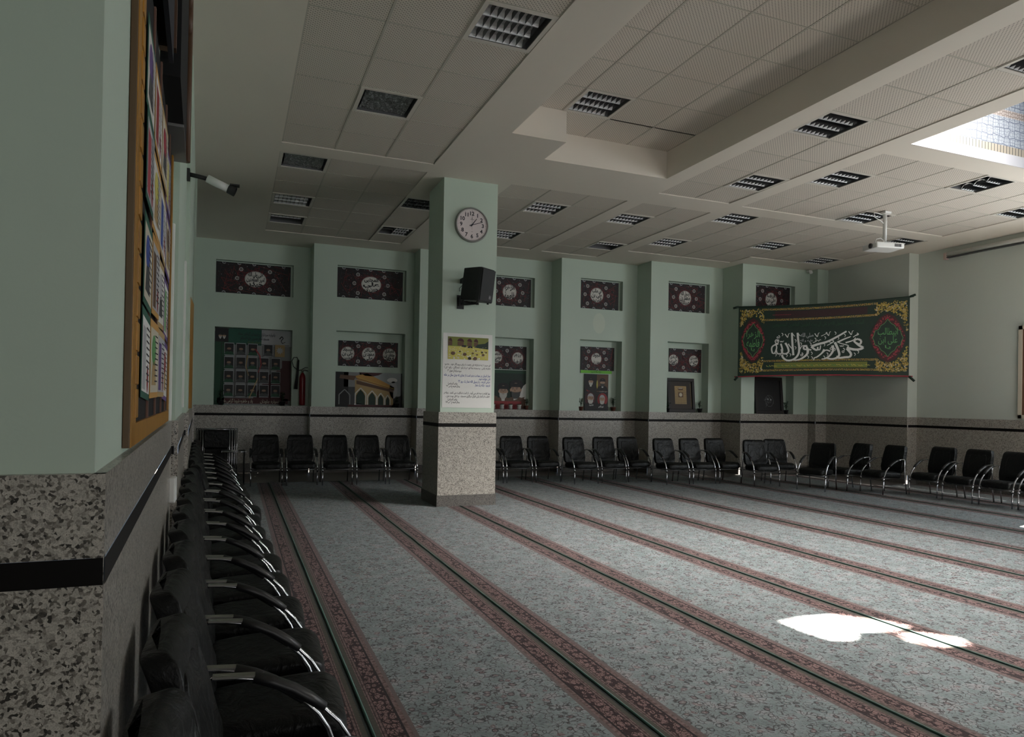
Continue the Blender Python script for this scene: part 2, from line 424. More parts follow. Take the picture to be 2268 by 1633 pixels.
# ------------------------------------------------------------------ ceiling
HC, HM, TS = 5.031, 5.445, .7
fields = []          # x0, y0, cols, rows, z
def fld(x0, y0, nc, nr, z=HC+.012): fields.append((x0, y0, nc, nr, z))
fld(.5315, .7147, 3, 13)
fld(.5315, 10.185, 3, 7); fld(2.6315, 11.585, 1, 5)
fld(3.99, 10.185, 3, 6)
fld(6.385, 10.185, 2, 6)
fld(8.11, 10.02, 4, 5); fld(10.91, 10.02, 3, 4)
fld(6.3277, .516, 2, 13)
fld(8.0275, 6.856, 7, 4)
MO = [(3.2218, .55, 3.99, 8.25), (3.99, .55, 6.0218, 8.95)]          # recessed bay openings
LIGHTS = [  # x, y of tile corner, z, label, kind
 (1.9315, 5.6147, 0, 'recessed louvred ceiling light nearest the camera, beside the pale ceiling beam', 'n'),
 (1.2315, 7.7147, 0, 'recessed ceiling light with grimy clouded cover in the near ceiling field', 'film'),
 (.5315, 10.185, 0, 'recessed ceiling light with clouded cover just past the cross beam', 'film'),
 (.5315, 12.285, 0, 'recessed ceiling light, middle of three in the column beside the notice-board wall', 'n'),
 (.5315, 13.685, 0, 'half-empty ceiling light with one louvre row, closest to the extinguisher corner', 'row'),
 (2.6315, 11.585, 0, 'recessed ceiling light with murky louvres directly behind the clock column', 'murk'),
 (2.6315, 13.685, 0, 'recessed ceiling light with louvres missing on one side, above the mosque poster panel', 'half'),
 (4.69, 10.885, 0, 'recessed ceiling light with bright sawtooth louvres just right of the clock column', 'n'),
 (4.69, 12.985, 0, 'recessed ceiling light half hidden by the clock column, farther than its bright neighbour', 'n'),
 (6.385, 10.885, 0, 'recessed ceiling light with tangled louvres between the two narrow back ceiling beams', 'n'),
 (7.085, 12.985, 0, 'recessed ceiling light with one gleaming louvre row, above the fourth niche bay', 'row'),
 (8.11, 10.02, 0, 'recessed louvred ceiling light past the cross beam, first in the widest back ceiling field', 'n'),
 (8.11, 12.12, 0, 'recessed ceiling light above the bay with the grid picture', 'n'),
 (10.21, 11.42, 0, 'recessed ceiling light of the back field, above the green banner\'s near end', 'n'),
 (12.31, 10.02, 0, 'recessed ceiling light directly behind the hanging projector', 'n'),
 (12.31, 12.12, 0, 'recessed ceiling light in the far corner above the small dome camera', 'n'),
 (6.3277, 6.116, 0, 'large-looking recessed louvred ceiling light beside the deep beam, near the skylight', 'n'),
 (7.0277, 8.216, 0, 'recessed ceiling light in the narrow tile strip just before the cross beam', 'n'),
 (7.0277, 4.016, 0, 'recessed ceiling light at the picture edge close beside the skylight opening', 'n'),
 (8.0275, 7.556, 0, 'recessed ceiling light with rusty tinted louvres diagonal from the skylight corner', 'n'),
 (10.1275, 6.856, 0, 'recessed ceiling light right behind the skylight opening, louvres partly fallen', 'half'),
 (10.1275, 8.956, 0, 'recessed ceiling light just beside the projector ceiling mount', 'n'),
 (12.2275, 7.556, 0, 'recessed ceiling light nearest the projection screen', 'n'),
 (3.9218, 7.55, 1, 'recessed ceiling light with dark zigzag louvres inside the raised ceiling bay', 'n'),
]
LI = .05
holes = [(x+LI, y+LI, x+TS-LI, y+TS-LI) for (x, y, *_ ) in LIGHTS]
def ceil_cell(x, y):
    if SKYL[0] < x < SKYL[1] and SKYL[2] < y < SKYL[3]: return None
    for a, b, c, d in holes:
        if a < x < c and b < y < d: return None
    for a, b, c, d in MO:
        if a < x < c and b < y < d: return (HM, M_TILE)
    for x0, y0, nc, nr, z in fields:
        if x0 < x < x0+nc*TS and y0 < y < y0+nr*TS: return (z, M_TILE)
    return (HC, M_PLAST)
xs = {-3.2, 14.4}; ys = {-9.4, 17.2}
for x0, y0, nc, nr, z in fields: xs |= {x0, x0+nc*TS}; ys |= {y0, y0+nr*TS}
for a, b, c, d in holes+MO: xs |= {a, c}; ys |= {b, d}
xs |= set(SKYL[:2]); ys |= set(SKYL[2:])
xs, ys = sorted(xs), sorted(ys)
mb = MB(); grid = {}
for i in range(len(xs)-1):
    for j in range(len(ys)-1):
        c = ceil_cell((xs[i]+xs[i+1])/2, (ys[j]+ys[j+1])/2); grid[i, j] = c
        if c:
            z = c[0]; mb.face([(xs[i], ys[j], z), (xs[i], ys[j+1], z), (xs[i+1], ys[j+1], z), (xs[i+1], ys[j], z)], c[1])
for (i, j), c in grid.items():
    for di, dj in ((1, 0), (0, 1)):
        o = grid.get((i+di, j+dj))
        if c and o and abs(c[0]-o[0]) > 1e-6:
            if di: a, b = (xs[i+1], ys[j]), (xs[i+1], ys[j+1])
            else: a, b = (xs[i], ys[j+1]), (xs[i+1], ys[j+1])
            mb.face([(*a, c[0]), (*b, c[0]), (*b, o[0]), (*a, o[0])], M_PLAST)
def bars(x0, y0, nc, nr, z, cx0=None, cx1=None, cy0=None, cy1=None):
    hw, th = .0115, .004
    X0, X1, Y0, Y1 = x0, x0+nc*TS, y0, y0+nr*TS
    for i in range(1, nc): mb.box((x0+i*TS-hw, Y0, z-th), (x0+i*TS+hw, Y1, z), M_TBAR)
    for j in range(1, nr): mb.box((X0, y0+j*TS-hw*.8, z-th+.0008), (X1, y0+j*TS+hw*.8, z), M_TBAR)
    for a, b in (((X0, Y0), (X0+.012, Y1)), ((X1-.012, Y0), (X1, Y1)), ((X0, Y0), (X1, Y0+.012)), ((X0, Y1-.012), (X1, Y1))):
        mb.box((*a, z-th+.001), (*b, z), M_TBAR)
for f in fields: bars(*f)
for i in range(4): mb.box((3.9218+i*TS-.0115, .55, HM-.004), (3.9218+i*TS+.0115, 8.25 if i < 1 else 8.95, HM), M_TBAR)
for j in range(13): mb.box((3.2218 if j < 12 else 3.99, 8.25-j*TS-.009 if j < 12 else 8.25-.009, HM-.0035), (6.0218, 8.25-j*TS+.009 if j < 12 else 8.25+.009, HM), M_TBAR)
o = mb.build('ceiling', kind='structure', weld=False, fixn=False)
# roof slab above the ceiling keeps daylight out (skylight left open)
mb = MB()
for a, b, c, d in ((-3.4, -9.6, SKYL[0]-.1, 17.4), (SKYL[1]+.1, -9.6, 14.6, 17.4), (SKYL[0]-.1, -9.6, SKYL[1]+.1, SKYL[2]-.1), (SKYL[0]-.1, SKYL[3]+.1, SKYL[1]+.1, 17.4)):
    mb.box((a, b, 5.7), (c, d, 5.85), M_PLAST)
mb.build('ceiling_roof_slab', kind='structure')
mb = MB()
x0, x1, y0, y1 = SKYL
M_SHAFT = mat('tiled skylight shaft', (.8, .8, .8), .5)
t = NT(M_SHAFT); p = t.pos(); sp_ = t.n('ShaderNodeSeparateXYZ'); t.l(p, sp_.inputs[0]); z_ = sp_.outputs[2]
along = t.math('ADD', sp_.outputs[0], sp_.outputs[1])
st = t.math('LESS_THAN', t.math('FRACT', t.math('MULTIPLY', along, 16)), .22)
stripes = t.mix(st, (.30, .26, .20), (.03, .03, .025))
vv = t.n('ShaderNodeTexVoronoi', i_Scale=9., feature='DISTANCE_TO_EDGE'); vv.inputs['Randomness'].default_value = .35; t.l(p, vv.inputs['Vector'])
v2_ = t.n('ShaderNodeTexVoronoi', i_Scale=22., feature='DISTANCE_TO_EDGE'); v2_.inputs['Randomness'].default_value = .5; t.l(p, v2_.inputs['Vector'])
ln = t.math('MAXIMUM', t.math('LESS_THAN', vv.outputs['Distance'], .045), t.math('LESS_THAN', v2_.outputs['Distance'], .05))
lat = t.mix(ln, (.30, .33, .37), (.06, .08, .13))
fb = t.mix(t.math('LESS_THAN', v2_.outputs['Distance'], .09), (.34, .29, .26), (.11, .07, .05))
c_ = t.mix(t.math('GREATER_THAN', z_, 5.185), (.42, .42, .45), stripes)
c_ = t.mix(t.math('GREATER_THAN', z_, 5.29), c_, lat)
c_ = t.mix(t.math('GREATER_THAN', z_, 5.69), c_, fb)
c_ = t.mix(t.math('GREATER_THAN', z_, 5.79), c_, lat)
t.l(c_, t.b.inputs['Base Color'])
for a, b in (((x0-.1, y0-.1), (x0, y1+.1)), ((x1, y0-.1), (x1+.1, y1+.1)), ((x0, y1), (x1, y1+.1)), ((x0, y0-.1), (x1, y0))):
    mb.box((*a, HC+.004), (*b, 8.0), M_SHAFT)
mb.build('wall_skylight', kind='structure', weld=False)
# roof sheet added out of view; its holes are cut to shape the sun patches
H = 8.0
def shift(pts): return [(a+.85*H, b+.25*H) for a, b in pts]
main = shift([(3.84, 4.10), (4.06, 4.13), (4.36, 4.10), (4.62, 3.82), (4.66, 3.70), (4.46, 3.66), (4.18, 3.74), (4.02, 3.62), (3.88, 3.66), (3.84, 3.85)])
sec = shift([(4.44, 3.60), (4.62, 3.56), (4.76, 3.40), (4.70, 3.28), (4.46, 3.32), (4.38, 3.46)])
bm = bmesh.new()
for lp in ([(x0-.1, y0-.1), (x1+.1, y0-.1), (x1+.1, y1+.1), (x0-.1, y1+.1)], main, sec):
    vs = [bm.verts.new((a, b, H)) for a, b in lp]
    for i in range(len(vs)): bm.edges.new((vs[i], vs[(i+1) % len(vs)]))
bmesh.ops.triangle_fill(bm, edges=bm.edges[:], use_beauty=True)
me = bpy.data.meshes.new('roof_mask'); bm.to_mesh(me); bm.free(); me.materials.append(M_WHITE)
o = bpy.data.objects.new('sun_patch_mask', me); C.objects.link(o); o['kind'] = 'structure'

# ------------------------------------------------------------------ walls
DADO, B0, B1 = 1.44, 1.215, 1.27
def wall_seg(mbp, mbs, a, b, zt=HC, nrm=None, paint=M_PAINT, off=.022, holes=(), sk=True, ext=(0, 0), zb=-.04, openings=()):
    """vertical wall face from a to b (2-D); room lies to the left of a->b. stone dado stands proud by off.
    holes: (s0, s1, z0, z1, depth) niches"""
    a, b = Vector(a), Vector(b); d = (b-a).normalized(); n = Vector((-d.y, d.x)); L = (b-a).length
    def P(s, z, o=0): q = a+d*s+n*o; return (q.x, q.y, z)
    hh = list(holes)+list(openings)
    ss = sorted({0, L} | {h[0] for h in hh} | {h[1] for h in hh}); zs = sorted({DADO, zt} | {h[2] for h in hh} | {h[3] for h in hh})
    for i in range(len(ss)-1):
        for j in range(len(zs)-1):
            sm, zm = (ss[i]+ss[i+1])/2, (zs[j]+zs[j+1])/2
            if any(h[0] < sm < h[1] and h[2] < zm < h[3] for h in hh): continue
            mbp.face([P(ss[i], zs[j]), P(ss[i+1], zs[j]), P(ss[i+1], zs[j+1]), P(ss[i], zs[j+1])], paint)
    for s0, s1, z0, z1, dp in holes:
        mbp.face([P(s0, z0, -dp), P(s1, z0, -dp), P(s1, z1, -dp), P(s0, z1, -dp)], paint)
        mbp.face([P(s0, z0, -dp), P(s0, z1, -dp), P(s0, z1), P(s0, z0)], paint)
        mbp.face([P(s1, z0, -dp), P(s1, z1, -dp), P(s1, z1), P(s1, z0)], paint)
        mbp.face([P(s0, z1, -dp), P(s1, z1, -dp), P(s1, z1), P(s0, z1)], paint)
        mbp.face([P(s0, z0, -dp), P(s1, z0, -dp), P(s1, z0), P(s0, z0)], M_STONE if z0 < 1.5 else paint)
    s0, s1 = -ext[0], L+ext[1]
    for z0, z1, m_, oo in ((zb, .17, M_SKIRT, off+.008), (.17, B0, M_STONE, off), (B0, B1, M_BAND, off+.002), (B1, DADO, M_STONE, off)):
        mbs.face([P(s0, z0, oo), P(s1, z0, oo), P(s1, z1, oo), P(s0, z1, oo)], m_)
    mbs.face([P(s0, DADO, 0), P(s1, DADO, 0), P(s1, DADO, off), P(s0, DADO, off)], M_STONE)
    mbs.face([P(s0, .17, off), P(s1, .17, off), P(s1, .17, off+.008), P(s0, .17, off+.008)], M_SKIRT)
    for s in (s0, s1):
        mbs.face([P(s, zb, 0), P(s, zb, off), P(s, DADO, off), P(s, DADO, 0)], M_STONE)

# back wall: sawtooth bays, each a little nearer than the last   (x0, x1, y, niche x0, niche x1, lower depth)
BAYS = [(-.83, 1.58, 16.40, -.41, 1.20), (1.58, 3.84, 15.85, 2.09, 3.645), (3.84, 7.10, 15.35, 5.44, 6.655),
        (7.10, 9.16, 14.80, 7.61, 8.755), (9.16, 11.24, 14.18, 9.65, 10.845), (11.24, 13.32, 13.45, 11.64, 12.845)]
NLO, NUP = .26, .13
mp_, ms_ = MB(), MB()
for k, (xa, xb, y, na, nb) in enumerate(BAYS):
    L = xb-xa
    # direction a->b with room on the left means going -x
    wall_seg(mp_, ms_, (xb, y), (xa, y), holes=[(xb-nb, xb-na, DADO, 3.14, NLO), (xb-nb, xb-na, 3.885, 4.60, NUP)], ext=(0, .022 if k else 0))
    if k+1 < len(BAYS):
        y2 = BAYS[k+1][2]
        wall_seg(mp_, ms_, (xb, y2), (xb, y))
wall_seg(mp_, ms_, (13.32, 13.2), (13.32, 13.45)); wall_seg(mp_, ms_, (13.66, 13.2), (13.32, 13.2), ext=(0, .022))
mp_.build('wall_back', kind='structure', weld=False, fixn=False); ms_.build('baseboard_back', kind='structure', weld=False, fixn=False)
# right wall
mp_, ms_ = MB(), MB()
wall_seg(mp_, ms_, (13.66, 10.96), (13.66, 13.2), ext=(.022, 0), paint=M_GREY)
wall_seg(mp_, ms_, (13.98, 10.96), (13.66, 10.96), paint=M_GREY)
wall_seg(mp_, ms_, (13.95, -9.2), (13.95, 10.96), paint=M_GREY, openings=[(11.7, 16.7, 1.6, 4.4)])
mp_.build('wall_right', kind='structure', weld=False, fixn=False); ms_.build('baseboard_right', kind='structure', weld=False, fixn=False)
# left wall: pier and stepped segments running away slightly left
mp_, ms_ = MB(), MB()
LW = [((-.262, 1.645), (-.405, 5.2)), ((-.365, 5.2), (-.477, 7.7)), ((-.44, 7.7), (-.62, 12.0)), ((-.592, 12.0), (-.85, 16.4))]
for k, (a, b) in enumerate(LW):
    wall_seg(mp_, ms_, b, a, ext=(0, .022))
    if k: wall_seg(mp_, ms_, a, LW[k-1][1])
wall_seg(mp_, ms_, (-.262, 1.645), (-3.1, 1.645), ext=(.022, 0))
wall_seg(mp_, ms_, (-3.1, 1.645), (-3.1, -9.2))
mp_.build('wall_left', kind='structure', weld=False, fixn=False); ms_.build('baseboard_left', kind='structure', weld=False, fixn=False)
# rear wall with windows behind the camera
mb = MB()
prev = -3.2
mb.box((-3.2, -9.4, -.04), (14.2, -9.2, 1.6), M_GREY); mb.box((-3.2, -9.4, 4.2), (14.2, -9.2, HC), M_GREY)
for a, b in WINDOWS+[(14.2, 14.2)]:
    mb.box((prev, -9.4, 1.6), (a, -9.2, 4.2), M_GREY); prev = b
mb.build('wall_rear', kind='structure', weld=False)
for k, (a, b) in enumerate(WINDOWS):
    mb = MB()
    for q in (a, (a+b)/2-.03, b-.06): mb.box((q, -9.36, 1.6), (q+.06, -9.3, 4.2), M_WHITE)
    for q in (1.6, 3.3, 4.14): mb.box((a, -9.36, q), (b, -9.3, q+.06), M_WHITE)
    mb.build('window_%d' % (k+1), kind='structure', weld=False)
mb = MB()
for q in (2.5, 4.13, 5.8, 7.44): mb.box((14.1, q, 1.6), (14.16, q+.06, 4.4), M_WHITE)
for q in (1.6, 3.3, 4.34): mb.box((14.1, 2.5, q), (14.16, 7.5, q+.06), M_WHITE)
mb.build('window_5', kind='structure', weld=False)
# floor
mb = MB(); mb.box((-3.3, -9.5, -.2), (14.3, 17.3, -.012), M_FLOORSTONE); mb.build('floor', kind='structure')
# column
CX0, CX1, CY0, CY1 = 2.925, 3.80, 10.29, 11.15
mb = MB()
mb.box((CX0, CY0, DADO-.01), (CX1, CY1, HC), M_PAINT)
o_ = .03
mb.box((CX0-o_-.01, CY0-o_-.01, -.03), (CX1+o_+.01, CY1+o_+.01, .17), M_SKIRT)
mb.box((CX0-o_, CY0-o_, .17), (CX1+o_, CY1+o_, B0), M_STONE)
mb.box((CX0-o_-.002, CY0-o_-.002, B0), (CX1+o_+.002, CY1+o_+.002, B1), M_BAND)
mb.box((CX0-o_, CY0-o_, B1), (CX1+o_, CY1+o_, DADO), M_STONE)
mb.build('column', kind='structure', weld=False)

# ------------------------------------------------------------------ carpet runners
ORD = ['first', 'second', 'third', 'fourth', 'fifth', 'sixth', 'seventh', 'eighth', 'ninth', 'tenth', 'eleventh', 'twelfth', 'thirteenth', 'fourteenth', 'fifteenth', 'sixteenth', 'seventeenth', 'eighteenth', 'nineteenth', 'twentieth']
nrun = 11
for k in range(nrun):
    a = SEAM0+(k-1)*PITCH+.008; b = SEAM0+k*PITCH-.008
    yf = 14.05 if b < 9.0 else (13.7 if b < 10.6 else 12.95)
    y_near = -8.9
    if k == 0: a = -.36; y_near = 1.75; yf = 14.05
    if k == nrun-1: b = 13.85; yf = 10.8
    mb = MB()
    c0, c1, d0, d1 = CX0-.045, CX1+.045, CY0-.045, CY1+.045
    rects = []
    if a < c1 and b > c0:
        rects = [(a, y_near, b, d0), (a, d1, b, yf)]
        if a < c0: rects.append((a, d0, c0, d1))
        if b > c1: rects.append((c1, d0, b, d1))
    else: rects = [(a, y_near, b, yf)]
    for q in rects: mb.box((q[0], q[1], -.0115), (q[2], q[3], 0), M_CARPET)
    if k == 0:   # follow the slanting wall
        for v in mb.bm.verts:
            if v.co.x < 0: v.co.x = (-.21 if v.co.y < 5 else -.62)
    who = {0: 'narrow grey-teal carpet runner under the chair row by the notice-board wall', nrun-1: 'carpet runner closest to the projection screen wall, dim and chair-covered'}.get(k, 'grey-teal carpet runner with red-brown borders, %s whole one from the notice-board wall' % ORD[max(0, k-1)])
    ro = tag(mb.build('carpet_runner', weld=False), who, 'carpet', 'carpet runners laid side by side')
    if k:
        e = MB(); e.tube([(a-.001, y_near, .001), (a-.001, yf, .001)], .0085, M_SEAM, n=6)
        e.build('edge_binding', parent=ro)

# ------------------------------------------------------------------ ceiling lights
def make_light(kind):
    r = empty('ceiling_light')
    a, b = LI, TS-LI
    mb = MB()
    for q in (((.006, .006), (TS-.006, a)), ((.006, b), (TS-.006, TS-.006)), ((.006, a), (a, b)), ((b, a), (TS-.006, b))):
        mb.box((*q[0], -.009), (*q[1], .004), M_LFRAME)
    mb.build('frame', parent=r, weld=False)
    mb = MB(); h = .13
    for q in (((a, a), (a, b)), ((b, a), (b, b)), ((a, a), (b, a)), ((a, b), (b, b))):
        (u0, v0), (u1, v1) = q; mb.face([(u0, v0, 0), (u1, v1, 0), (u1, v1, h), (u0, v0, h)], M_DARKIN)
    mb.face([(a, a, h), (b, a, h), (b, b, h), (a, b, h)], M_DARKIN)
    mb.build('housing', parent=r, weld=False)
    if kind == 'film':
        mb = MB(); n = 14
        g = [[(a+(b-a-.06)*i/n+.03, a+.01+(b-a-.02)*j/8, .02+.012*random.random()) for j in range(9)] for i in range(n+1)]
        for i in range(n):
            for j in range(8): mb.face([g[i][j], g[i+1][j], g[i+1][j+1], g[i][j+1]], M_MURKY)
        mb.build('clouded_cover', parent=r, weld=False)
        return r
    rows = {'n': (0, 1, 2), 'murk': (0, 1, 2), 'row': (0,), 'half': (0, 1, 2)}[kind]
    xs0 = a+.008; xs1 = b-.05
    if kind == 'half': xs0 = a+.27
    mb = MB(); pitch = (b-a)/3; m_ = M_MURKY if kind == 'murk' else M_ALU
    for rr in rows:
        y0_ = a+rr*pitch+.006; y1_ = y0_+pitch-.012
        # curved long reflectors
        for sgn, ye in ((1, y0_), (-1, y1_)):
            pr = [(ye, .004), (ye+sgn*.010, .03), (ye+sgn*.03, .055), (ye+sgn*.085, .075)]
            for (ya, za), (yb, zb) in zip(pr, pr[1:]): mb.face([(xs0, ya, za), (xs1, ya, za), (xs1, yb, zb), (xs0, yb, zb)], m_, True)
        n = 8 if kind != 'half' else 5
        for i in range(n+1):
            x = xs0+(xs1-xs0)*i/n
            mb.face([(x, y0_, .003), (x, y1_, .003), (x-.010, y1_-.05, .05), (x-.010, y0_+.05, .05)], M_BLADE)
            mb.face([(x, y0_, .003), (x, y1_, .003), (x+.010, y1_-.05, .05), (x+.010, y0_+.05, .05)], M_BLADE)
    mb.build('louvre', parent=r, weld=False)
    mb = MB()
    for rr in rows: mb.tube([(a+.02, a+(rr+.5)*pitch, .085), (b-.02, a+(rr+.5)*pitch, .085)], .013, M_WHITE, n=8)
    mb.build('fluorescent_tubes', parent=r, weld=False)
    return r
M_BLADE = mat('dark aluminium blade', (.10, .10, .105), .3, metal=1)
M_MURKY = mat('dusty plastic film', (.30, .31, .31), .22)
t = NT(M_MURKY); vn = t.n('ShaderNodeTexNoise', i_Scale=28., i_Detail=5., i_Distortion=2.); t.l(t.pos(), vn.inputs['Vector'])
t.l(t.ramp(vn.outputs[0], [(.35, (.03, .035, .035)), (.55, (.13, .135, .14)), (.7, (.36, .38, .40))]), t.b.inputs['Base Color'])
protos = {}
for (x, y, z, lab, kd) in LIGHTS:
    if kd in protos: r = copy_tree(protos[kd])
    else: r = protos[kd] = make_light(kd)
    r.location = (x, y, (HM if z else HC+.012)-.001); tag(r, lab, 'ceiling light', 'recessed louvred lights in the tiled ceiling')

# ------------------------------------------------------------------ armchairs (front = +X, origin on the floor)
def make_chair():
    r = empty('armchair')
    W = .255
    mb = MB()                                     # seat
    mx = Matrix.Translation((.115, 0, .365)) @ Matrix.Rotation(math.radians(-3.5), 4, 'Y')
    def fs(c):
        c = Vector(c)
        if c.z > 0: c.z += .016*(1-(c.y/.24)**2)-.010*math.cos(c.x*26)*(1 if abs(c.y) < .2 else .3)*.5
        if c.x > .17: c.z -= .03*((c.x-.17)/.09)**2
        return c
    mb.pillow(.265, .245, .055, M_LEATHER, .22, mx, 40, 16, fs)
    mb.build('seat', parent=r)
    mb = MB()                                     # backrest leaning backwards
    tilt = Matrix.Translation((-.19, 0, .655)) @ Matrix.Rotation(math.radians(-13), 4, 'Y')
    def fb_(c):
        c = Vector(c)
        c.x += -.03*(1-(c.y/.25)**2)*(1 if c.x > 0 else .2)
        if c.z > .16 : c.x += -.02*((c.z-.16)/.1)**2
        c.y *= 1-.07*max(0, (c.z-.05)/.25)
        c.x += .006*math.sin(c.z*34)*(1 if c.x > 0 else 0)
        return c
    mb.pillow(.046, .243, .268, M_LEATHER, .16, tilt, 40, 28, fb_)
    def fp(c):
        c = Vector(c); c.x += -.028*(1-(c.y/.25)**2)+.003*math.sin(c.z*60+c.y*20); return c
    mb.pillow(.014, .155, .19, M_LEATHER, .3, tilt @ Matrix.Translation((.040, 0, -.02)), 28, 18, fp)
    mb.build('backrest', parent=r)
    arm = [(-.17, .655), (-.14, .660), (-.08, .655), (-.02, .645), (.045, .622), (.11, .590), (.165, .553), (.215, .513), (.266, .460), (.300, .405), (.322, .345), (.335, .300)]
    for s in (-1, 1):
        y = s*.272
        mb = MB(); mb.tube([(x, y, z) for x, z in arm], 1, M_CHROME, n=10, flat=(.0145, .009))
        mb.tube([(.335, y, .305), (.340, y, .262)], .019, M_CHROME, n=10)
        mb.build('arm_tube', parent=r)
        mb = MB(); pp = arm[3:8]; pad = [(x, y, z+.004) for x, z in pp]
        mb.tube(pad, [.9, 1, 1, 1, .85], M_PAD, n=12, flat=(.027, .020)); mb.build('arm_pad', parent=r)
        mb = MB(); mb.box((-.15, y-.017, .6605), (-.015, y+.017, .6685), M_CHROME2)
        for v in mb.bm.verts:
            if v.co.x > -.05: v.co.z -= .008
        mb.build('arm_strip', parent=r)
        mb = MB(); mb.tube([(.336, y, .27), (.342, y, .13), (.348, y, .004)], [.0135, .0125, .011], M_CHROME, n=10)
        mb.build('leg', parent=r)
        mb = MB(); mb.tube([(-.17, y*.96, .655), (-.175, y*.96, .5), (-.19, y*.95, .25), (-.235, y*.95, .004)], .012, M_CHROME, n=8)
        mb.build('leg', parent=r)
    mb = MB(); mb.tube([(.330, -.27, .292), (.330, .27, .292)], .010, M_RAIL, n=8)
    mb.tube([(-.185, -.26, .292), (-.185, .26, .292)], .010, M_RAIL, n=8)
    for y in (-.18, .18): mb.tube([(.33, y, .292), (-.185, y, .292)], .009, M_RAIL, n=8)
    mb.build('seat_rail', parent=r)
    return r
chair0 = make_chair(); used = [False]
def chair(x, y, face, label, group, front=None):
    """x, y = middle of the front feet; face = facing angle in degrees"""
    a = math.radians(face)
    r = chair0 if not used[0] else copy_tree(chair0); used[0] = True
    r.location = (x-.345*math.cos(a), y-.345*math.sin(a), 0); r.rotation_euler = (0, 0, a)
    tag(r, label, 'chair', group)
    return r
G1 = 'row of black armchairs along the notice-board wall'
ys_ = [1.0, 1.62, 2.25, 2.88, 3.50, 4.13, 4.75, 5.36, 5.97, 6.62, 7.30, 7.95, 8.59, 9.21, 9.83, 10.45, 11.08, 11.71, 12.33]
for k, y in enumerate(ys_[1:]):
    jit = [0, .5, -.8, .4, -.3, .9, -.5, .3, -.6, .4, 1.2, -.5, .6, -.4, .5, -.7, .3, 0][k]
    lab = 'black leather armchair with chrome arms, %s along the notice-board wall' % ('nearest one' if k == 0 else ORD[k]+' from the camera')
    chair(.432-.0385*(y-2.2)+[.0, .008, -.006, .004, 0, -.006, .006, 0, -.01, 0, .05, 0, .01, 0, 0, .01, 0, 0][k], y, -2.2+jit, lab, G1)
G2 = 'black armchairs facing the camera under the wall niches'
rows = [(.58, 13.48, -90, 'black armchair next to the folded chrome chairs, first of the five before the column'),
 (1.20, 13.42, -90, 'black armchair under the extinguisher, second of the five before the column'),
 (1.83, 13.34, -91, 'black armchair in the middle of the five before the column'),
 (2.45, 13.28, -90, 'black armchair below the mosque poster, fourth of the five before the column'),
 (3.06, 13.25, -89, 'black armchair closest to the column on its dark side, last of the five'),
 (4.72, 12.92, -91, 'black armchair mostly hidden behind the column, only its chrome leg showing'),
 (5.33, 12.88, -92, 'black armchair just emerging from behind the column, below the turbaned faces poster'),
 (5.95, 12.86, -90, 'black armchair second right of the column with a round sheen on its backrest'),
 (6.575, 12.40, -87, 'black armchair pulled slightly forward, first of the trio under the four-portrait poster'),
 (7.25, 12.47, -94, 'black armchair with crumpled back, middle of the trio under the four-portrait poster'),
 (7.88, 12.50, -91, 'black armchair by the dark wall step, last of the trio under the four-portrait poster'),
 (8.39, 11.88, -90, 'black armchair with shiny lumpy back, first of the trio under the grid-pattern frame'),
 (9.02, 11.86, -91, 'black armchair in the middle of the trio under the grid-pattern frame'),
 (9.66, 11.84, -90, 'black armchair last of the trio under the grid-pattern frame'),
 (10.02, 11.17, -103, 'black armchair below the left end of the green banner'),
 (10.72, 11.46, -112, 'black armchair overlapping its neighbours below the dark standing picture'),
 (10.40, 10.40, -158, 'black armchair turned sideways in the corner, overlapping the one behind it')]
for x, y, f, lab in rows: chair(x, y, f, lab, G2)
G3 = 'black armchairs along the projection screen wall'
for x, y, f, lab in [(11.12, 10.44, 172, 'black armchair below the green banner, first of the pair before the pale pilaster'),
 (11.30, 9.80, 176, 'black armchair against the pale pilaster, below the right half of the green banner'),
 (11.86, 9.17, 182, 'black armchair with an open arched armrest, first past the pale pilaster'),
 (11.84, 8.50, 180, 'black armchair second past the pale pilaster'),
 (11.86, 7.85, 181, 'black armchair third past the pale pilaster with a long crease of light on its back'),
 (11.88, 7.22, 180, 'black armchair cut off by the picture edge, below the framed picture')]:
    chair(x, y, f, lab, G3)

# ------------------------------------------------------------------ printed sheets
def F(name, c, r=.6, **k): return mat(name, c, r, **k)
K = {n: F('ink '+n, c) for n, c in dict(
    black=(.008, .007, .008), maroon=(.030, .008, .010), red=(.26, .022, .025), red2=(.055, .008, .010), red3=(.13, .014, .016), plum=(.05, .035, .05), blue=(.03, .045, .075), white=(.62, .60, .56),
    cream=(.55, .50, .40), grey=(.22, .22, .22), dgrey=(.05, .05, .052), green=(.008, .055, .025), dgreen=(.004, .022, .012), lime=(.16, .50, .04), gold=(.50, .34, .07),
    skin=(.42, .27, .19), skin2=(.30, .18, .12), beard=(.50, .48, .45), brown=(.11, .055, .03), dbrown=(.028, .018, .014), tan=(.40, .27, .12), orange=(.48, .25, .06), sky=(.32, .34, .35), teal=(.012, .085, .055),
    ink=(.02, .02, .03), blueink=(.03, .06, .28), olive=(.16, .18, .03), yellow=(.52, .46, .10), violet=(.10, .05, .20), pgreen=(.10, .30, .10), paper=(.72, .71, .69), silver=(.40, .40, .42), pinkred=(.33, .03, .05)).items()}
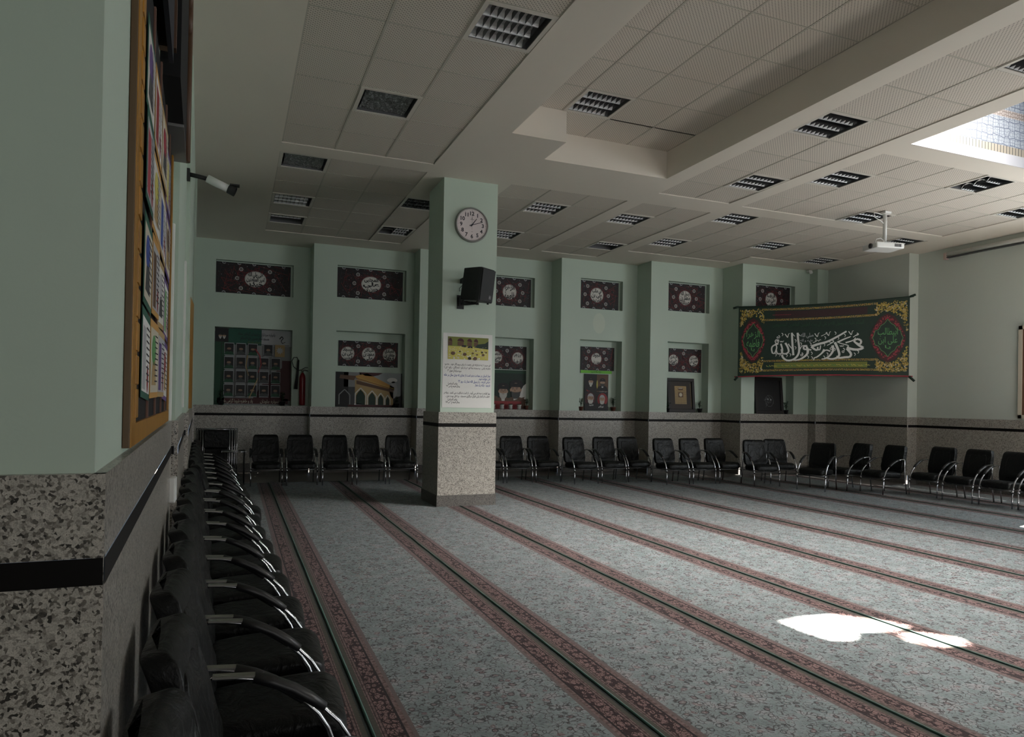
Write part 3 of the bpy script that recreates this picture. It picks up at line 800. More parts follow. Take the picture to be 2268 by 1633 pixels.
def medallion(f, u, v, r, lines, k=1):
    f.up(); f.star(u, v, r*1.6, r*1.0, 12, K['red2'], k=k); f.up()
    f.star(u, v, r*1.22, r*1.0, 14, K['red3'], ph=.1, k=k); f.up()
    f.disc(u, v, r*1.05*k, K['red2'], rv=r*1.05); f.up(); f.disc(u, v, r*k, K['white'], rv=r); f.up()
    f.ring(u, v, r*.95*k, r*.02, K['black'], rv=r*.95); n = len(lines)
    for i, tx in enumerate(lines):
        vv_ = r*(.62-1.24*i/(max(1, n-1))) if n > 1 else 0
        wd = 2*r*math.sqrt(max(.1, 1-(abs(vv_)/r*.85)**2))*.84*k
        f.text(tx, u, v+vv_-r*.25, r*.5, K['black'], 'c', fit=wd, fith=r*(1.35/n+.28), bold=.04)
def rosette(f, u, v, r):
    f.ring(u, v, r, r*.2, K['white'], n=14); f.ring(u, v, r*.72, r*.14, K['silver'], n=12); f.disc(u, v, r*.22, K['cream'], n=8)
def cloth(name, x0, x1, z0, z1, y, meds, label, group, cat='banner', seed=1, hem=True):
    rng = random.Random(seed); W, Hh = x1-x0, z1-z0
    f = Flat((x0, y, z0), (1, 0, 0), (0, 0, 1)); f.slab(W, Hh, .004, K['black'])
    def clip(u, v, mrg=0): return mrg < u < W-mrg and mrg < v < Hh-mrg
    # interlaced star lines
    cs = [(W*i/6, Hh*j/3) for i in range(7) for j in range(4)]
    for (cu, cv) in cs:
        for q in range(8):
            a = q*math.pi/4+.2
            for r0 in (.10, .19):
                p0 = (cu+r0*math.cos(a), cv+r0*math.sin(a)); p1 = (cu+r0*math.cos(a+2.35), cv+r0*math.sin(a+2.35))
                if clip(*p0) and clip(*p1): f.line([p0, p1], .006, K[rng.choice(['red2', 'red2', 'plum', 'red', 'maroon'])])
    f.up()
    for q in range(int(90*W)):
        u, v = rng.uniform(.02, W-.02), rng.uniform(.02, Hh-.02)
        f.disc(u, v, rng.uniform(.003, .008), K[rng.choice(['red2', 'silver', 'blue', 'plum', 'grey', 'teal'])], n=6)
    f.up()
    for mu in meds:
        pass
    rs = .042
    if len(meds) == 1:
        mu = meds[0][0]; md = .40*min(1, W/1.3)
        spots = [(mu-md*.75, Hh*.80), (mu+md*.75, Hh*.78), (mu-md*.95, Hh*.5), (mu+md*.95, Hh*.5), (mu-md*.75, Hh*.18), (mu+md*.75, Hh*.2)]
    else:
        spots = [((meds[i][0]+meds[i+1][0])/2, Hh*q) for i in range(len(meds)-1) for q in (.8, .2)]
    for u, v in spots:
        if clip(u, v, rs): rosette(f, u, v, rs)
    n = max(3, int(W/.26))
    for i in range(n):
        u = W*(i+.5)/n
        for v, a0 in ((Hh-.002, math.pi), (.002, 0)):
            f.disc(u, v, rs, K['silver'], n=10, a0=a0, a1=a0+math.pi); 
    f.up()
    for i in range(n):
        u = W*(i+.5)/n
        for v, a0 in ((Hh-.002, math.pi), (.002, 0)): f.disc(u, v, rs*.66, K['dgrey'], n=10, a0=a0, a1=a0+math.pi)
    for (mu, r, lines) in meds: medallion(f, mu, Hh*.5, r, lines, 1.28 if W > 1.4 and len(meds) == 1 else 1)
    return tag(f.build(name), label, cat, group)
GU = 'crimson and black calligraphy panels in the upper niches'
up_txt = [['علی ولی الله', 'امیر المؤمنین', 'حیدر'], ['المجتبی', 'علی', 'حسن بن'], ['الزهرا', 'فاطمة'], ['ابی طالب', 'علی بن', 'الشهید'], ['رسول الله', 'محمد بن', 'عبدالله'], ['الرضا', 'علی بن', 'موسی']]
names_u = ['extinguisher bay', 'mosque poster bay', 'bay half behind the speaker', 'bay with the pale stain', 'bay with the grid picture', 'bay behind the green banner']
for k, (xa, xb, y, na, nb) in enumerate(BAYS):
    cx = [.40, 2.86, 6.05, 8.10, 10.20, 12.20][k]
    cloth('calligraphy_banner', na+.005, nb-.055, 3.90, 4.575, y+NUP-.02, [(cx-na-.005, .175, up_txt[k])], 'dark crimson banner with white medallion, upper niche of the '+names_u[k], GU, seed=k+1)
GL = 'crimson calligraphy sheets hung in the lower niches'
def lower(k): return BAYS[k][2]+NLO-.012
cloth('calligraphy_banner', 2.175, 3.535, 2.37, 2.945, lower(1), [(.205, .15, ['السجاد', 'علی بن', 'الحسین']), (.68, .15, ['الباقر', 'محمد بن', 'علی']), (1.155, .15, ['الصادق', 'جعفر بن', 'محمد'])], 'crimson sheet with three white calligraphy medallions above the mosque poster', GL, seed=11)
cloth('calligraphy_banner', 5.50, 6.575, 2.40, 2.96, lower(2), [(.30, .14, ['الکاظم', 'موسی بن', 'جعفر']), (.845, .14, ['علی بن موسی', 'الرضا'])], 'crimson sheet with two medallions beside the column, above the turbaned faces poster', GL, seed=12)
cloth('calligraphy_banner', 7.76, 8.69, 2.425, 2.995, lower(3), [(.43, .14, ['الجواد', 'محمد بن علی'])], 'crimson sheet with one medallion above the lime green strip', GL, seed=13)
cloth('calligraphy_banner', 9.86, 10.815, 2.43, 3.005, lower(4), [(.13, .135, ['الهادی', 'علی بن', 'محمد']), (.72, .135, ['العسکری', 'حسن بن', 'علی'])], 'crimson sheet with two medallions above the picture frame with the beige grid', GL, seed=14)

def face(f, u, v, s, hair='black', turb=None, beard='beard', skin='skin', cloak='black', look=0, glasses=False, neck=True):
    """bust portrait; s = head height"""
    f.up()
    f.poly([(u-s*1.0, v-s*1.25), (u+s*1.0, v-s*1.25), (u+s*.72, v-s*.62), (u+s*.25, v-s*.45), (u-s*.25, v-s*.45), (u-s*.72, v-s*.62)], K[cloak]); f.up()
    if neck: f.poly([(u-s*.2, v-s*.35), (u+s*.2, v-s*.35), (u+s*.12, v-s*.75), (u-s*.12, v-s*.75)], K['white']); f.up()
    if turb: f.disc(u-look*s*.04, v+s*.34, s*.50, K[turb], rv=s*.36)
    else: f.disc(u, v+s*.1, s*.40, K[hair], rv=s*.48)
    for e in (-1, 1): f.disc(u+e*s*.36, v, s*.06, K[skin], rv=s*.11, n=10)
    f.up(); f.disc(u, v, s*.35, K[skin], rv=s*.48); f.up()
    if turb: f.poly([(u-s*.40, v+s*.20), (u+s*.40, v+s*.20), (u+s*.46, v+s*.45), (u-s*.46, v+s*.45)], K[turb])
    else: f.poly([(u-s*.30, v+s*.27), (u+s*.30, v+s*.27), (u+s*.26, v+s*.47), (u-s*.26, v+s*.47)], K[hair])
    if beard:
        f.poly([(u-s*.34, v-s*.05), (u-s*.26, v-s*.12), (u-s*.12, v-s*.14), (u+s*.12, v-s*.14), (u+s*.26, v-s*.12), (u+s*.34, v-s*.05), (u+s*.31, v-s*.38), (u+s*.15, v-s*.58), (u-s*.15, v-s*.58), (u-s*.31, v-s*.38)], K[beard])
    f.up(); lk = look*s*.07
    for e in (-1, 1):
        f.disc(u+e*s*.14+lk, v+s*.07, s*.05, K['dgrey'], rv=s*.025, n=8); f.line([(u+e*s*.06+lk, v+s*.15), (u+e*s*.24+lk, v+s*.16)], s*.035, K['dgrey'])
        if glasses: f.ring(u+e*s*.15+lk, v+s*.06, s*.11, s*.015, K['dgrey'], n=12)
    f.poly([(u-s*.03+lk, v+s*.08), (u+s*.03+lk, v+s*.08), (u+s*.07+lk, v-s*.08), (u-s*.05+lk, v-s*.08)], K['skin2'])
    f.line([(u-s*.10+lk, v-s*.19), (u+s*.10+lk, v-s*.19)], s*.03, K['brown']); f.up()

# portrait grid poster, first bay
W, Hh = 1.60, 1.69
f = Flat((-.405, lower(0), 1.447), (1, 0, 0), (0, 0, 1)); f.slab(W, Hh, .004, K['grey'])
f.rect(0, 0, W*.13, Hh*.83, K['green']); f.rect(W*.13, Hh*.79, W*.6, Hh, K['teal']); f.rect(W*.6, Hh*.79, W, Hh, K['silver']); f.rect(W*.88, .1, W, Hh*.60, K['red2'])
f.rect(.06, .03, W-.05, .15, K['red2']); f.up()
f.poly([(W*.5, .15), (W*.88, .15), (W*.88, Hh*.5), (W*.7, Hh*.4)], K['red2'])
f.rect(0, Hh*.82, W*.17, Hh, K['black']); f.rect(.125, .15, .135, Hh*.8, K['black']); f.rect(.12, Hh*.80, W*.97, Hh*.806, K['black'])
for q in ((.105, 1.52), (.185, 1.52)): face(f, q[0], q[1], .09, turb='black', cloak='black')
f.text('یادواره سرداران و شهدای گرانقدر محله', W*.78, Hh*.92, .09, K['ink'], 'r', fit=.78, bold=.01)
f.text('مسجد امام حسین علیه السلام', W*.70, Hh*.865, .09, K['ink'], 'r', fit=.6, bold=.02)
f.text('شهیدان زنده اند', W*.60, Hh*.82, .06, K['olive'], 'r', fit=.3)
f.line([(W*.84, 1.5), (W*.87, 1.56), (W*.89, 1.52), (W*.86, 1.46), (W*.88, 1.40), (W*.92, 1.44)], .022, K['black'], .01)
f.text('یاد و خاطره شهدا گرامی باد', W*.50, .055, .1, K['cream'], 'r', fit=.62, bold=.01); f.text('همواره جاودان', W*.86, .055, .1, K['cream'], 'r', fit=.42, bold=.01)
for cc, ccw in ((0, 5), (1, 5), (2, 5), (3, 5)):
    for c in range(5):
        u0 = .20+c*.245; v0 = 1.105-cc*.305
        if cc == 0 and c >= 3: u0 += .08
        if cc == 0 and c == 4:
            f.rect(u0-.01, v0-.01, u0+.20, v0+.26, K['tan']); f.up(); f.star(u0+.095, v0+.13, .09, .05, 9, K['silver']); continue
        f.rect(u0-.008, v0-.012, u0+.19, v0+.265, K['silver']); f.up(); f.rect(u0, v0, u0+.182, v0+.252, K['black'])
        face(f, u0+.09, v0+.13, .105, hair='black', beard=('dgrey' if (c+cc) % 2 else 'black'), skin='skin2', cloak=('dgrey' if c % 2 else 'green'), neck=False)
f.line([(W*.52, 1.25), (W*.58, 1.1), (W*.60, .9), (W*.56, .72)], .03, K['red'], .015); f.line([(W*.42, 1.1), (W*.40, .85), (W*.44, .65)], .025, K['tan'], .01)
f.line([(W*.45, .15), (W*.56, .6)], .018, K['tan'])
tag(f.build('portrait_poster'), 'large green, white and red poster with rows of small dark portraits, beside the fire extinguisher', 'poster')
# mosque poster
f = Flat((2.10, lower(1)-.06, 1.447), (1, 0, 0), (0, 0, 1)); W, Hh = 1.53, .785; f.slab(W, Hh, .004, K['dgrey'])
f.rect(.55, .25, 1.50, Hh, K['sky']); f.rect(.0, .0, .3, Hh, K['black']); f.rect(.2, .45, .6, Hh, K['grey']); f.up()
f.poly([(.52, .785), (1.08, .785), (.98, .73), (.85, .70), (.68, .71)], K['red2']); f.disc(1.30, .62, .12, K['paper'], rv=.06); f.disc(1.33, .40, .09, K['silver'], rv=.2)
f.poly([(.45, .70), (.72, .77), (1.35, .46), (1.35, .38), (.50, .62)], K['orange']); f.poly([(.12, .72), (.48, .70), (.42, .60), (.10, .64)], K['brown'])
f.poly([(.45, .62), (1.33, .38), (1.33, .05), (.45, .05)], K['tan']); f.up()
f.poly([(.48, .60), (1.33, .40), (1.33, .34), (.48, .52)], K['brown']); f.line([(.46, .69), (1.34, .43)], .012, K['gold']); f.line([(.46, .655), (1.34, .41)], .010, K['brown'])
for u0, wd, hh in ((.48, .20, .40), (.76, .16, .34), (.98, .12, .29), (1.16, .08, .25), (.12, .20, .36)):
    mm_ = 'white' if u0 > .3 else 'grey'
    f.line([(u0-.02, .05), (u0-.02, hh*.75), (u0+wd*.5, hh+.03), (u0+wd+.02, hh*.75), (u0+wd+.02, .05)], .022, K[mm_])
f.up()
for u0, wd, hh in ((.48, .20, .40), (.76, .16, .34), (.98, .12, .29), (1.16, .08, .25), (.12, .20, .36)):
    f.poly([(u0, .05), (u0+wd, .05), (u0+wd, hh*.62), (u0+wd*.8, hh*.82), (u0+wd*.5, hh*.98), (u0+wd*.2, hh*.82), (u0, hh*.62)], K['dgreen' if u0 > .3 else 'black'])
f.rect(.3, 0, 1.35, .045, K['red2']); f.poly([(1.28, .0), (1.53, 0), (1.53, .3), (1.40, .18)], K['black']); f.rect(.44, .045, .6, .07, K['paper'])
tag(f.build('building_poster'), 'poster of an arcaded golden-roofed building leaning in the second niche bay', 'poster')
# turbaned faces poster
f = Flat((5.50, lower(2)-.012, 1.447), (1, 0, 0), (0, 0, 1)); W, Hh = 1.07, .935; f.slab(W, Hh, .004, K['dgreen'])
f.rect(0, 0, W, .62, K['dgreen']); f.up(); f.poly([(.8, .0), (1.07, 0), (1.07, .62), (.98, .55)], K['paper']); f.rect(0, .86, W, .92, K['green'])
face(f, .12, .48, .30, turb='black', beard='beard', cloak='brown'); face(f, .48, .42, .30, turb='black', beard='beard', cloak='brown', glasses=True); face(f, .80, .46, .36, turb='black', beard='dgrey', cloak='brown', look=-1)
f.up(); f.rect(0, 0, .95, .19, K['red']); f.up(); f.poly([(.55, .19), (1.0, .19), (1.03, .30), (.82, .24), (.72, .20)], K['brown'])
for q in range(3): f.text(['جان فدا', 'پیروان', 'ولایت'][q], .30+q*.3, .05, .1, K['maroon'], 'r', fit=.2)
tag(f.build('faces_poster'), 'poster of three turbaned bearded faces on dark green, behind small white pots', 'poster')
# lime strip and four portrait poster
f = Flat((7.765, lower(3)-.016, 2.352), (1, 0, 0), (0, 0, 1)); f.slab(.855, .068, .003, K['lime']); f.text('یا ابا عبدالله الحسین', .55, .022, .05, K['dgreen'], 'r', fit=.26, bold=.02)
f.ring(.42, .034, .15, .004, K['dgreen'], rv=.03); tag(f.build('green_strip'), 'narrow lime green paper strip with a small inscription above the four portraits', 'banner strip')
f = Flat((7.865, lower(3)-.03, 1.447), (1, 0, 0), (0, 0, 1)); W, Hh = .655, .885; f.slab(W, Hh, .008, K['black'])
f.disc(.16, .28, .14, K['red2'], rv=.17); f.disc(.50, .27, .14, K['red'], rv=.16); f.rect(.335, .46, W-.01, Hh-.01, K['brown']); f.up(); f.disc(.345, .64, .018, K['yellow'], rv=.10)
face(f, .17, .70, .16, turb='black', beard='beard', cloak='black', look=1); face(f, .49, .68, .16, turb='black', beard='dgrey', cloak='black')
face(f, .165, .29, .22, hair='silver', beard='beard', cloak='black', glasses=True, look=1, neck=False); face(f, .48, .27, .20, hair='silver', beard='beard', skin='skin', cloak='black', neck=False)
f.up(); f.rect(0, 0, W, .10, K['black']); f.up(); f.text('شهید', .12, .12, .06, K['paper'], 'l', fit=.12, bold=.02); f.text('شهید القدس', .52, .08, .07, K['paper'], 'r', fit=.14, bold=.02)
f.text('سید مقاومت', .60, .455, .04, K['silver'], 'r', fit=.20, bold=.02); f.line([(.05, .50), (.08, .47), (.14, .475)], .02, K['pinkred'], .008)
tag(f.build('four_portrait_poster'), 'black poster with four bearded portraits leaning in the fourth niche bay', 'poster')

# standing picture frames
def frame_pic(x0, y0, wtop, wbot, h, lean, label, draw):
    r = empty('picture_frame', (x0, y0, DADO+.004), 0, label, 'picture frame')
    V = Vector((0, math.sin(lean), math.cos(lean))); mb = MB(); W_ = wbot; bw = .075
    mxr = Matrix.Rotation(-lean, 4, 'X')
    for a, b in (((0, -.03, 0), (W_, .01, bw)), ((0, -.03, h-bw), (W_, .01, h)), ((0, -.03, bw), (bw, .01, h-bw)), ((W_-bw, -.03, bw), (W_, .01, h-bw))): mb.box(a, b, M_DARKWOOD, mxr)
    mb.build('frame', parent=r, weld=False, bevel=.006)
    f = Flat((bw, 0, bw), (1, 0, 0), (0, 0, 1)); f.slab(W_-2*bw, h-2*bw, .006, K['dbrown']); draw(f, W_-2*bw, h-2*bw)
    o = f.build('picture', parent=r); o.matrix_local = mxr
    return r
M_DARKWOOD = mat('dark carved frame wood', (.010, .006, .005), .55)
def grid_pic(f, W_, h):
    f.rect(.0, .0, W_, h, K['dbrown']); f.up(); f.line([(W_-.02, .06), (W_-.03, h-.05)], .004, K['gold'])
    u0, u1, v0, v1 = W_*.22, W_*.76, h*.18, h*.83
    f.rect(u0, v0, u1, v1, K['tan']); f.up()
    for i in range(12): f.line([(u0+(u1-u0)*i/11, v0), (u0+(u1-u0)*i/11, v0+(v1-v0)*.74)], .004, K['dgrey'])
    for j in range(15): f.line([(u0, v0+(v1-v0)*.74*j/14), (u1, v0+(v1-v0)*.74*j/14)], .004, K['dgrey'])
    f.up(); f.rect(u0+.10, v0+.17, u1-.10, v0+.29, K['brown']); f.up(); f.disc((u0+u1)/2, v0+.23, .045, K['cream'])
    for q in (.0, .36): f.ring(u0+.05+q*.62, v1-.07, .035, .006, K['brown'])
    f.rect(u0+.10, v1-.10, u1-.10, v1-.03, K['brown']); f.up(); f.rect(u0+.11, v1-.06, u1-.11, v1-.04, K['cream'])
frame_pic(9.76, BAYS[4][2]+.10, .7, .78, .83, .10, 'dark picture frame holding a small beige grid of squares, leaning in the fifth niche bay', grid_pic)
def sketch_pic(f, W_, h):
    f.rect(0, 0, W_, h, K['black']); f.up(); cx_ = W_*.52
    rng = random.Random(3)
    for i in range(26):
        a = rng.uniform(0, 3.14); r0 = rng.uniform(.02, .14)
        f.line([(cx_+r0*math.cos(a), .16+r0*1.2*math.sin(a)), (cx_+(r0+.05)*math.cos(a+.5), .16+(r0+.05)*1.3*math.sin(a+.5))], .004, K['grey'], .002)
    f.disc(cx_-.04, .28, .02, K['silver']); f.disc(cx_+.05, .27, .02, K['silver']); f.ring(cx_, .24, .12, .004, K['grey'], rv=.14)
frame_pic(11.77, BAYS[5][2]+.10, .8, .86, .90, .10, 'near-black standing picture frame with a faint grey sketch, below the green banner', sketch_pic)

# potted plants on the dado ledge
M_POT = mat('terracotta pot', (.16, .06, .04), .7); M_LEAF = mat('dark leaf', (.02, .05, .02), .5); M_GLASS = mat('white glazed pot', (.5, .5, .48), .3); M_SOIL = mat('potting soil', (.02, .014, .01), .9)
def plant(x, y, h, label, seed, pot=M_POT, pr=.055, n=9, tall=False):
    rng = random.Random(seed); r = empty('potted_plant', (x, y, DADO+.001), 0, label, 'potted plant', 'small potted plants standing in the lower niches')
    mb = MB(); mb.lathe([(pr*.7, 0), (pr, .085), (pr*1.08, .085), (pr*1.08, .10), (pr*.9, .10), (pr*.85, .088), (0.001, .088)], 18, pot); mb.build('pot', parent=r)
    mb = MB(); st_ = []
    for i in range(n):
        a = rng.uniform(0, 6.28); b = rng.uniform(.25, 1.0); hh = h*rng.uniform(.55, 1); lean = rng.uniform(.08, .28)*hh
        pts = [Vector((0, 0, .085)), Vector((math.cos(a)*lean*.4, math.sin(a)*lean*.4, .085+hh*.5)), Vector((math.cos(a)*lean, math.sin(a)*lean, .085+hh*.95))]
        mb.tube(pts, .0035, M_LEAF, n=5); st_.append(pts)
    mb.build('stems', parent=r)
    mb = MB()
    for pts in st_:
        for q in range(5):
            tt = rng.uniform(.3, 1); p_ = pts[0].lerp(pts[1], tt*2) if tt < .5 else pts[1].lerp(pts[2], tt*2-1)
            a = rng.uniform(0, 6.28); L_ = rng.uniform(.035, .07); d_ = Vector((math.cos(a), math.sin(a), rng.uniform(-.1, .6))).normalized(); sd_ = d_.cross(Vector((0, 0, 1))).normalized()*L_*.28
            mb.face([p_, p_+d_*L_*.4+sd_, p_+d_*L_*.8+sd_*.7, p_+d_*L_, p_+d_*L_*.8-sd_*.7, p_+d_*L_*.4-sd_], M_LEAF)
    mb.build('leaves', parent=r, weld=False)
    return r
plant(-.26, 16.50, .28, 'dark bushy potted plant at the lower left corner of the portrait poster', 1, M_BLACK, .06, 12)
plant(1.02, 16.47, .26, 'dark potted plant at the lower right corner of the portrait poster', 2, M_BLACK, .06, 10)
plant(3.50, 15.93, .16, 'small dark plant at the right foot of the arcade building poster', 21, M_BLACK, .05, 9)
for k, x in enumerate((5.62, 5.84, 6.06, 6.28)):
    rng = random.Random(k); r = empty('white_pot', (x+.06, 15.44, DADO+.001), 0, ['small white pot half hidden by the column below the turbaned faces', 'small white pot second from the column below the turbaned faces', 'small white pot third from the column below the turbaned faces', 'wider white pot fourth from the column below the turbaned faces'][k], 'pot', 'white pots below the faces poster')
    mb = MB(); mb.lathe([(.035, 0), (.05, .03), (.045, .08), (.06, .115), (.05, .115), (.04, .085), (.001, .085)], 18, M_GLASS); mb.build('pot', parent=r)
    mb = MB()
    for q in range(9):
        a = q*.7; mb.face([(0, 0, .09), (.03*math.cos(a), .03*math.sin(a), .13), (.055*math.cos(a+.2), .055*math.sin(a+.2), .14), (.03*math.cos(a+.5), .03*math.sin(a+.5), .12)], M_LEAF)
    mb.build('leaves', parent=r, weld=False)
plant(6.54, 15.45, .20, 'potted plant with drooping leaves at the right end of the white pots', 5, M_POT, .045, 9)
plant(7.73, 14.92, .24, 'potted plant left of the four-portrait poster', 6, M_POT, .055, 10)
plant(8.63, 14.95, .30, 'potted plant with long leaning stems right of the four-portrait poster', 7, M_POT, .065, 12)
plant(9.694, 14.18, .18, 'sprig of a plant at the left edge of the beige grid picture', 8, M_BLACK, .034, 6)
plant(10.72, 14.33, .24, 'leafy potted plant right of the beige grid picture', 9, M_BLACK, .06, 10)
plant(12.76, 13.60, .26, 'dark potted plant right of the near-black picture', 10, M_BLACK, .055, 10)

# round stain left by a removed wall clock
mb = MB(); n = 28
mb.face([(8.115+.165*math.cos(i*2*math.pi/n), 14.7975, 3.545+.245*math.sin(i*2*math.pi/n)) for i in range(n)], paint_mat('fresh paint patch', (.58, .65, .55)))
tag(mb.build('wall_stain'), 'pale round patch left on the wall between the fourth bay niches', 'wall patch')['kind'] = 'structure'

# ------------------------------------------------------------------ things on the column
YF = CY0-.001
r = empty('wall_clock', (3.372, YF, 4.34), 0, 'round white wall clock with grey rim high on the column', 'clock')
RX = Matrix.Rotation(math.pi/2, 4, 'X'); M_RIM = mat('grey clock rim', (.24, .235, .22), .35); M_DIAL = mat('clock dial', (.66, .58, .58), .5)
mb = MB(); mb.lathe([(.268, 0), (.270, .03), (.262, .046), (.248, .050), (.242, .038), (.242, .0)], 56, M_RIM, RX); mb.build('rim', parent=r)
f = Flat((0, -.032, 0), (1, 0, 0), (0, 0, 1)); f.disc(0, 0, .246, M_DIAL, n=56); f.up(.001)
for i in range(60):
    a = i*math.pi/30; r0 = .222 if i % 5 else .216; f.line([(r0*math.sin(a), r0*math.cos(a)), (.232*math.sin(a), .232*math.cos(a))], .0028 if i % 5 else .005, K['ink'])
for i in range(1, 13):
    a = i*math.pi/6; f.text(str(i), .176*math.sin(a), .176*math.cos(a)-.029, .082, K['ink'], 'c', ar=False, bold=.03)
f.line([(-.03, .083), (.035, .083)], .006, K['grey']); f.line([(0, .09), (0, .112)], .012, K['grey']); f.line([(-.012, -.105), (.014, -.105)], .006, K['grey'])
f.build('dial', parent=r)
def hand(nm, ang, L_, wd, back, k):
    f = Flat((0, -.034-k, 0), (1, 0, 0), (0, 0, 1)); s_, c_ = math.sin(ang), math.cos(ang)
    f.line([(-back*s_, -back*c_), (L_*s_, L_*c_)], wd, K['ink'], wd*.55); f.disc(0, 0, .013, K['ink'], n=12)
    return f.build(nm, parent=r)
hand('hour_hand', math.radians(37), .125, .016, .03, .001); hand('minute_hand', math.radians(72), .175, .012, .045, .003); hand('second_hand', math.radians(180), .075, .004, .15, .004)

# loudspeaker on bracket
r = empty('wall_speaker', (3.33, YF, 3.40), 0, 'black loudspeaker angled out from the column below the clock', 'loudspeaker')
SW = Matrix.Translation((.015, -.36, -.04)) @ Matrix.Rotation(math.radians(36), 4, 'Z') @ Matrix.Rotation(math.radians(7), 4, 'X') @ Matrix.Diagonal((1.12, 1.22, 1, 1))
M_SPK = mat('black speaker shell', (.006, .006, .007), .45)
mb = MB()
prof = [(-.155, -.17), (.155, -.17), (.165, -.12), (.105, .15), (-.105, .15), (-.165, -.12)]
bot = [mb.bm.verts.new(SW @ Vector((x, y, -.25))) for x, y in prof]; top = [mb.bm.verts.new(SW @ Vector((x*.95, y*.95, .25-(.02 if y > 0 else 0)))) for x, y in prof]
for i in range(6): mb.bm.faces.new([bot[i], bot[(i+1) % 6], top[(i+1) % 6], top[i]])
mb.bm.faces.new(bot[::-1]); mb.bm.faces.new(top)
mb.build('cabinet', M_SPK, parent=r, bevel=.012)
mb = MB(); mb.box((-.145, -.179, -.235), (.145, -.171, .235), None, SW); g = mb.build('front_grille', mat('speaker grille', (.010, .010, .011), .7), parent=r, bevel=.006)
f = Flat((0, 0, 0), (1, 0, 0), (0, 0, 1)); f.rect(.055, -.195, .095, -.145, K['silver']); f.up(.0005); f.rect(.059, -.191, .091, -.149, K['black']); f.up(.0005); f.text('EV', .075, -.182, .03, K['silver'], 'c', ar=False, bold=.02)
o = f.build('badge', parent=g); o.matrix_local = SW @ Matrix.Translation((0, -.1795, 0))
mb = MB()
for x, y in ((-.1, .1), (.1, .1), (-.12, -.13), (.12, -.13)): mb.lathe([(.014, -.27), (.014, -.25)], 10, M_SPK, SW @ Matrix.Translation((x, y, 0)))
mb.build('rubber_feet', parent=r, weld=False)
mb = MB(); mb.box((-.17, -.012, -.37), (-.06, 0, -.16)); mb.box((-.15, -.05, -.33), (-.08, -.012, -.20)); mb.build('wall_plate', M_BLACK, parent=r, weld=False)
mb = MB(); mb.tube([(-.115, -.03, -.30), (-.05, -.16, -.31), (.06, -.30, -.305)], .018, M_BLACK); mb.box((-.12, -.14, -.285), (.09, -.10, -.262)); mb.tube([(.06, -.30, -.33), (.06, -.30, -.24)], .024, M_BLACK)
mb.box((-.13, -.20, .02), (-.09, -.012, .09)); mb.build('bracket_arm', M_BLACK, parent=r, weld=False)
mb = MB(); mb.tube([(-.12, -.10, -.02), (-.15, -.05, -.06), (-.14, -.02, -.10), (-.10, -.02, -.08), (-.12, -.02, -.20)], .004, M_BLACK, n=6); mb.build('cable', parent=r)

# prayer notice poster on the column
r = empty('notice_poster', (2.95, YF, 1.51), 0, 'white laminated notice with a photo on top and Persian text lines, on the column', 'poster')
W, Hh = .80, 1.145
f = Flat((0, -.004, 0), (1, 0, 0), (0, 0, 1)); f.slab(W, Hh, .004, K['paper'])
LINES = [(.80-.025, .655, .80, 'ای مریم ! ( به شکرانه این نعمت ) برای پروردگار خود ، خضوع', 'ink'), (.775, .605, .80, 'داشته باش ، و سجده بجا آور ! و با رکوع کنندگان ، رکوع کن !', 'ink'),
 (.30, .552, .22, 'سوره مبارکه آل عمران ۴۳', 'ink'), (.775, .485, .80, 'نماز انسان در جماعت بهتر است از نمازی که چهل سال در خانه', 'blueink'), (.775, .437, .2, 'اش خوانده شود .', 'blueink'),
 (.775, .39, .52, 'عرض کردند ، یا رسول الله نماز یک روز ؟؟', 'blueink'), (.775, .338, .25, 'فرمود ؛ بلکه یک نماز', 'blueink'), (.24, .358, .15, 'پیامبر اکرم (ص)', 'ink'), (.28, .315, .22, 'وسائل الشیعه ج ۵ ص ۳۷۳', 'ink'),
 (.775, .215, .78, 'روز قیامت سه نفر می آیند ، از امت شکایت می کنند ، بخاطر', 'ink'), (.775, .165, .72, 'غفلت از آنها یکی قرآن دیگری مسجد ، و اهل بیت من .', 'ink'), (.24, .115, .15, 'پیامبر اکرم (ص)', 'ink'), (.28, .072, .22, 'وسائل الشیعه ج ۳ ص ۴۸۴', 'ink')]
for u, v, fw, tx, c in LINES: f.text(tx, u, v, .046, K[c], 'r', fit=min(fw, .75) if fw > .5 else fw, fith=.048, bold=.022)
f.build('sheet', parent=r)
f = Flat((.08, -.0065, .745), (1, 0, 0), (0, 0, 1)); f.rect(0, 0, .655, .345, K['yellow']); f.up(.0004)
f.rect(0, .20, .655, .345, K['olive']); f.up(.0004)
for u, r_ in ((.03, .04), (.20, .055), (.345, .04), (.45, .035)): f.disc(u if u > .04 else .035, .27, min(r_, u if u < .05 else r_), K['red2'], rv=.055, n=16, a0=0, a1=math.pi); f.rect(max(0, u-r_*.9), .21, u+r_*.9, .27, K['brown'])
f.up(.0004); f.rect(.22, .19, .29, .22, K['black']); f.poly([(.30, .18), (.40, .18), (.39, .205), (.34, .215)], K['black']); f.poly([(.42, .19), (.655, .17), (.655, .30), (.60, .26), (.48, .24)], K['dgreen'])
rng = random.Random(5)
for i in range(150):
    v = rng.uniform(.01, .20); sc2 = .35+(.2-v)*4; u = rng.uniform(.02, .63); f.disc(u, v, .013*sc2, K[rng.choice(['cream', 'yellow', 'paper', 'cream'])], rv=.007*sc2, n=9)
    if i % 12 == 0: f.up(.0002)
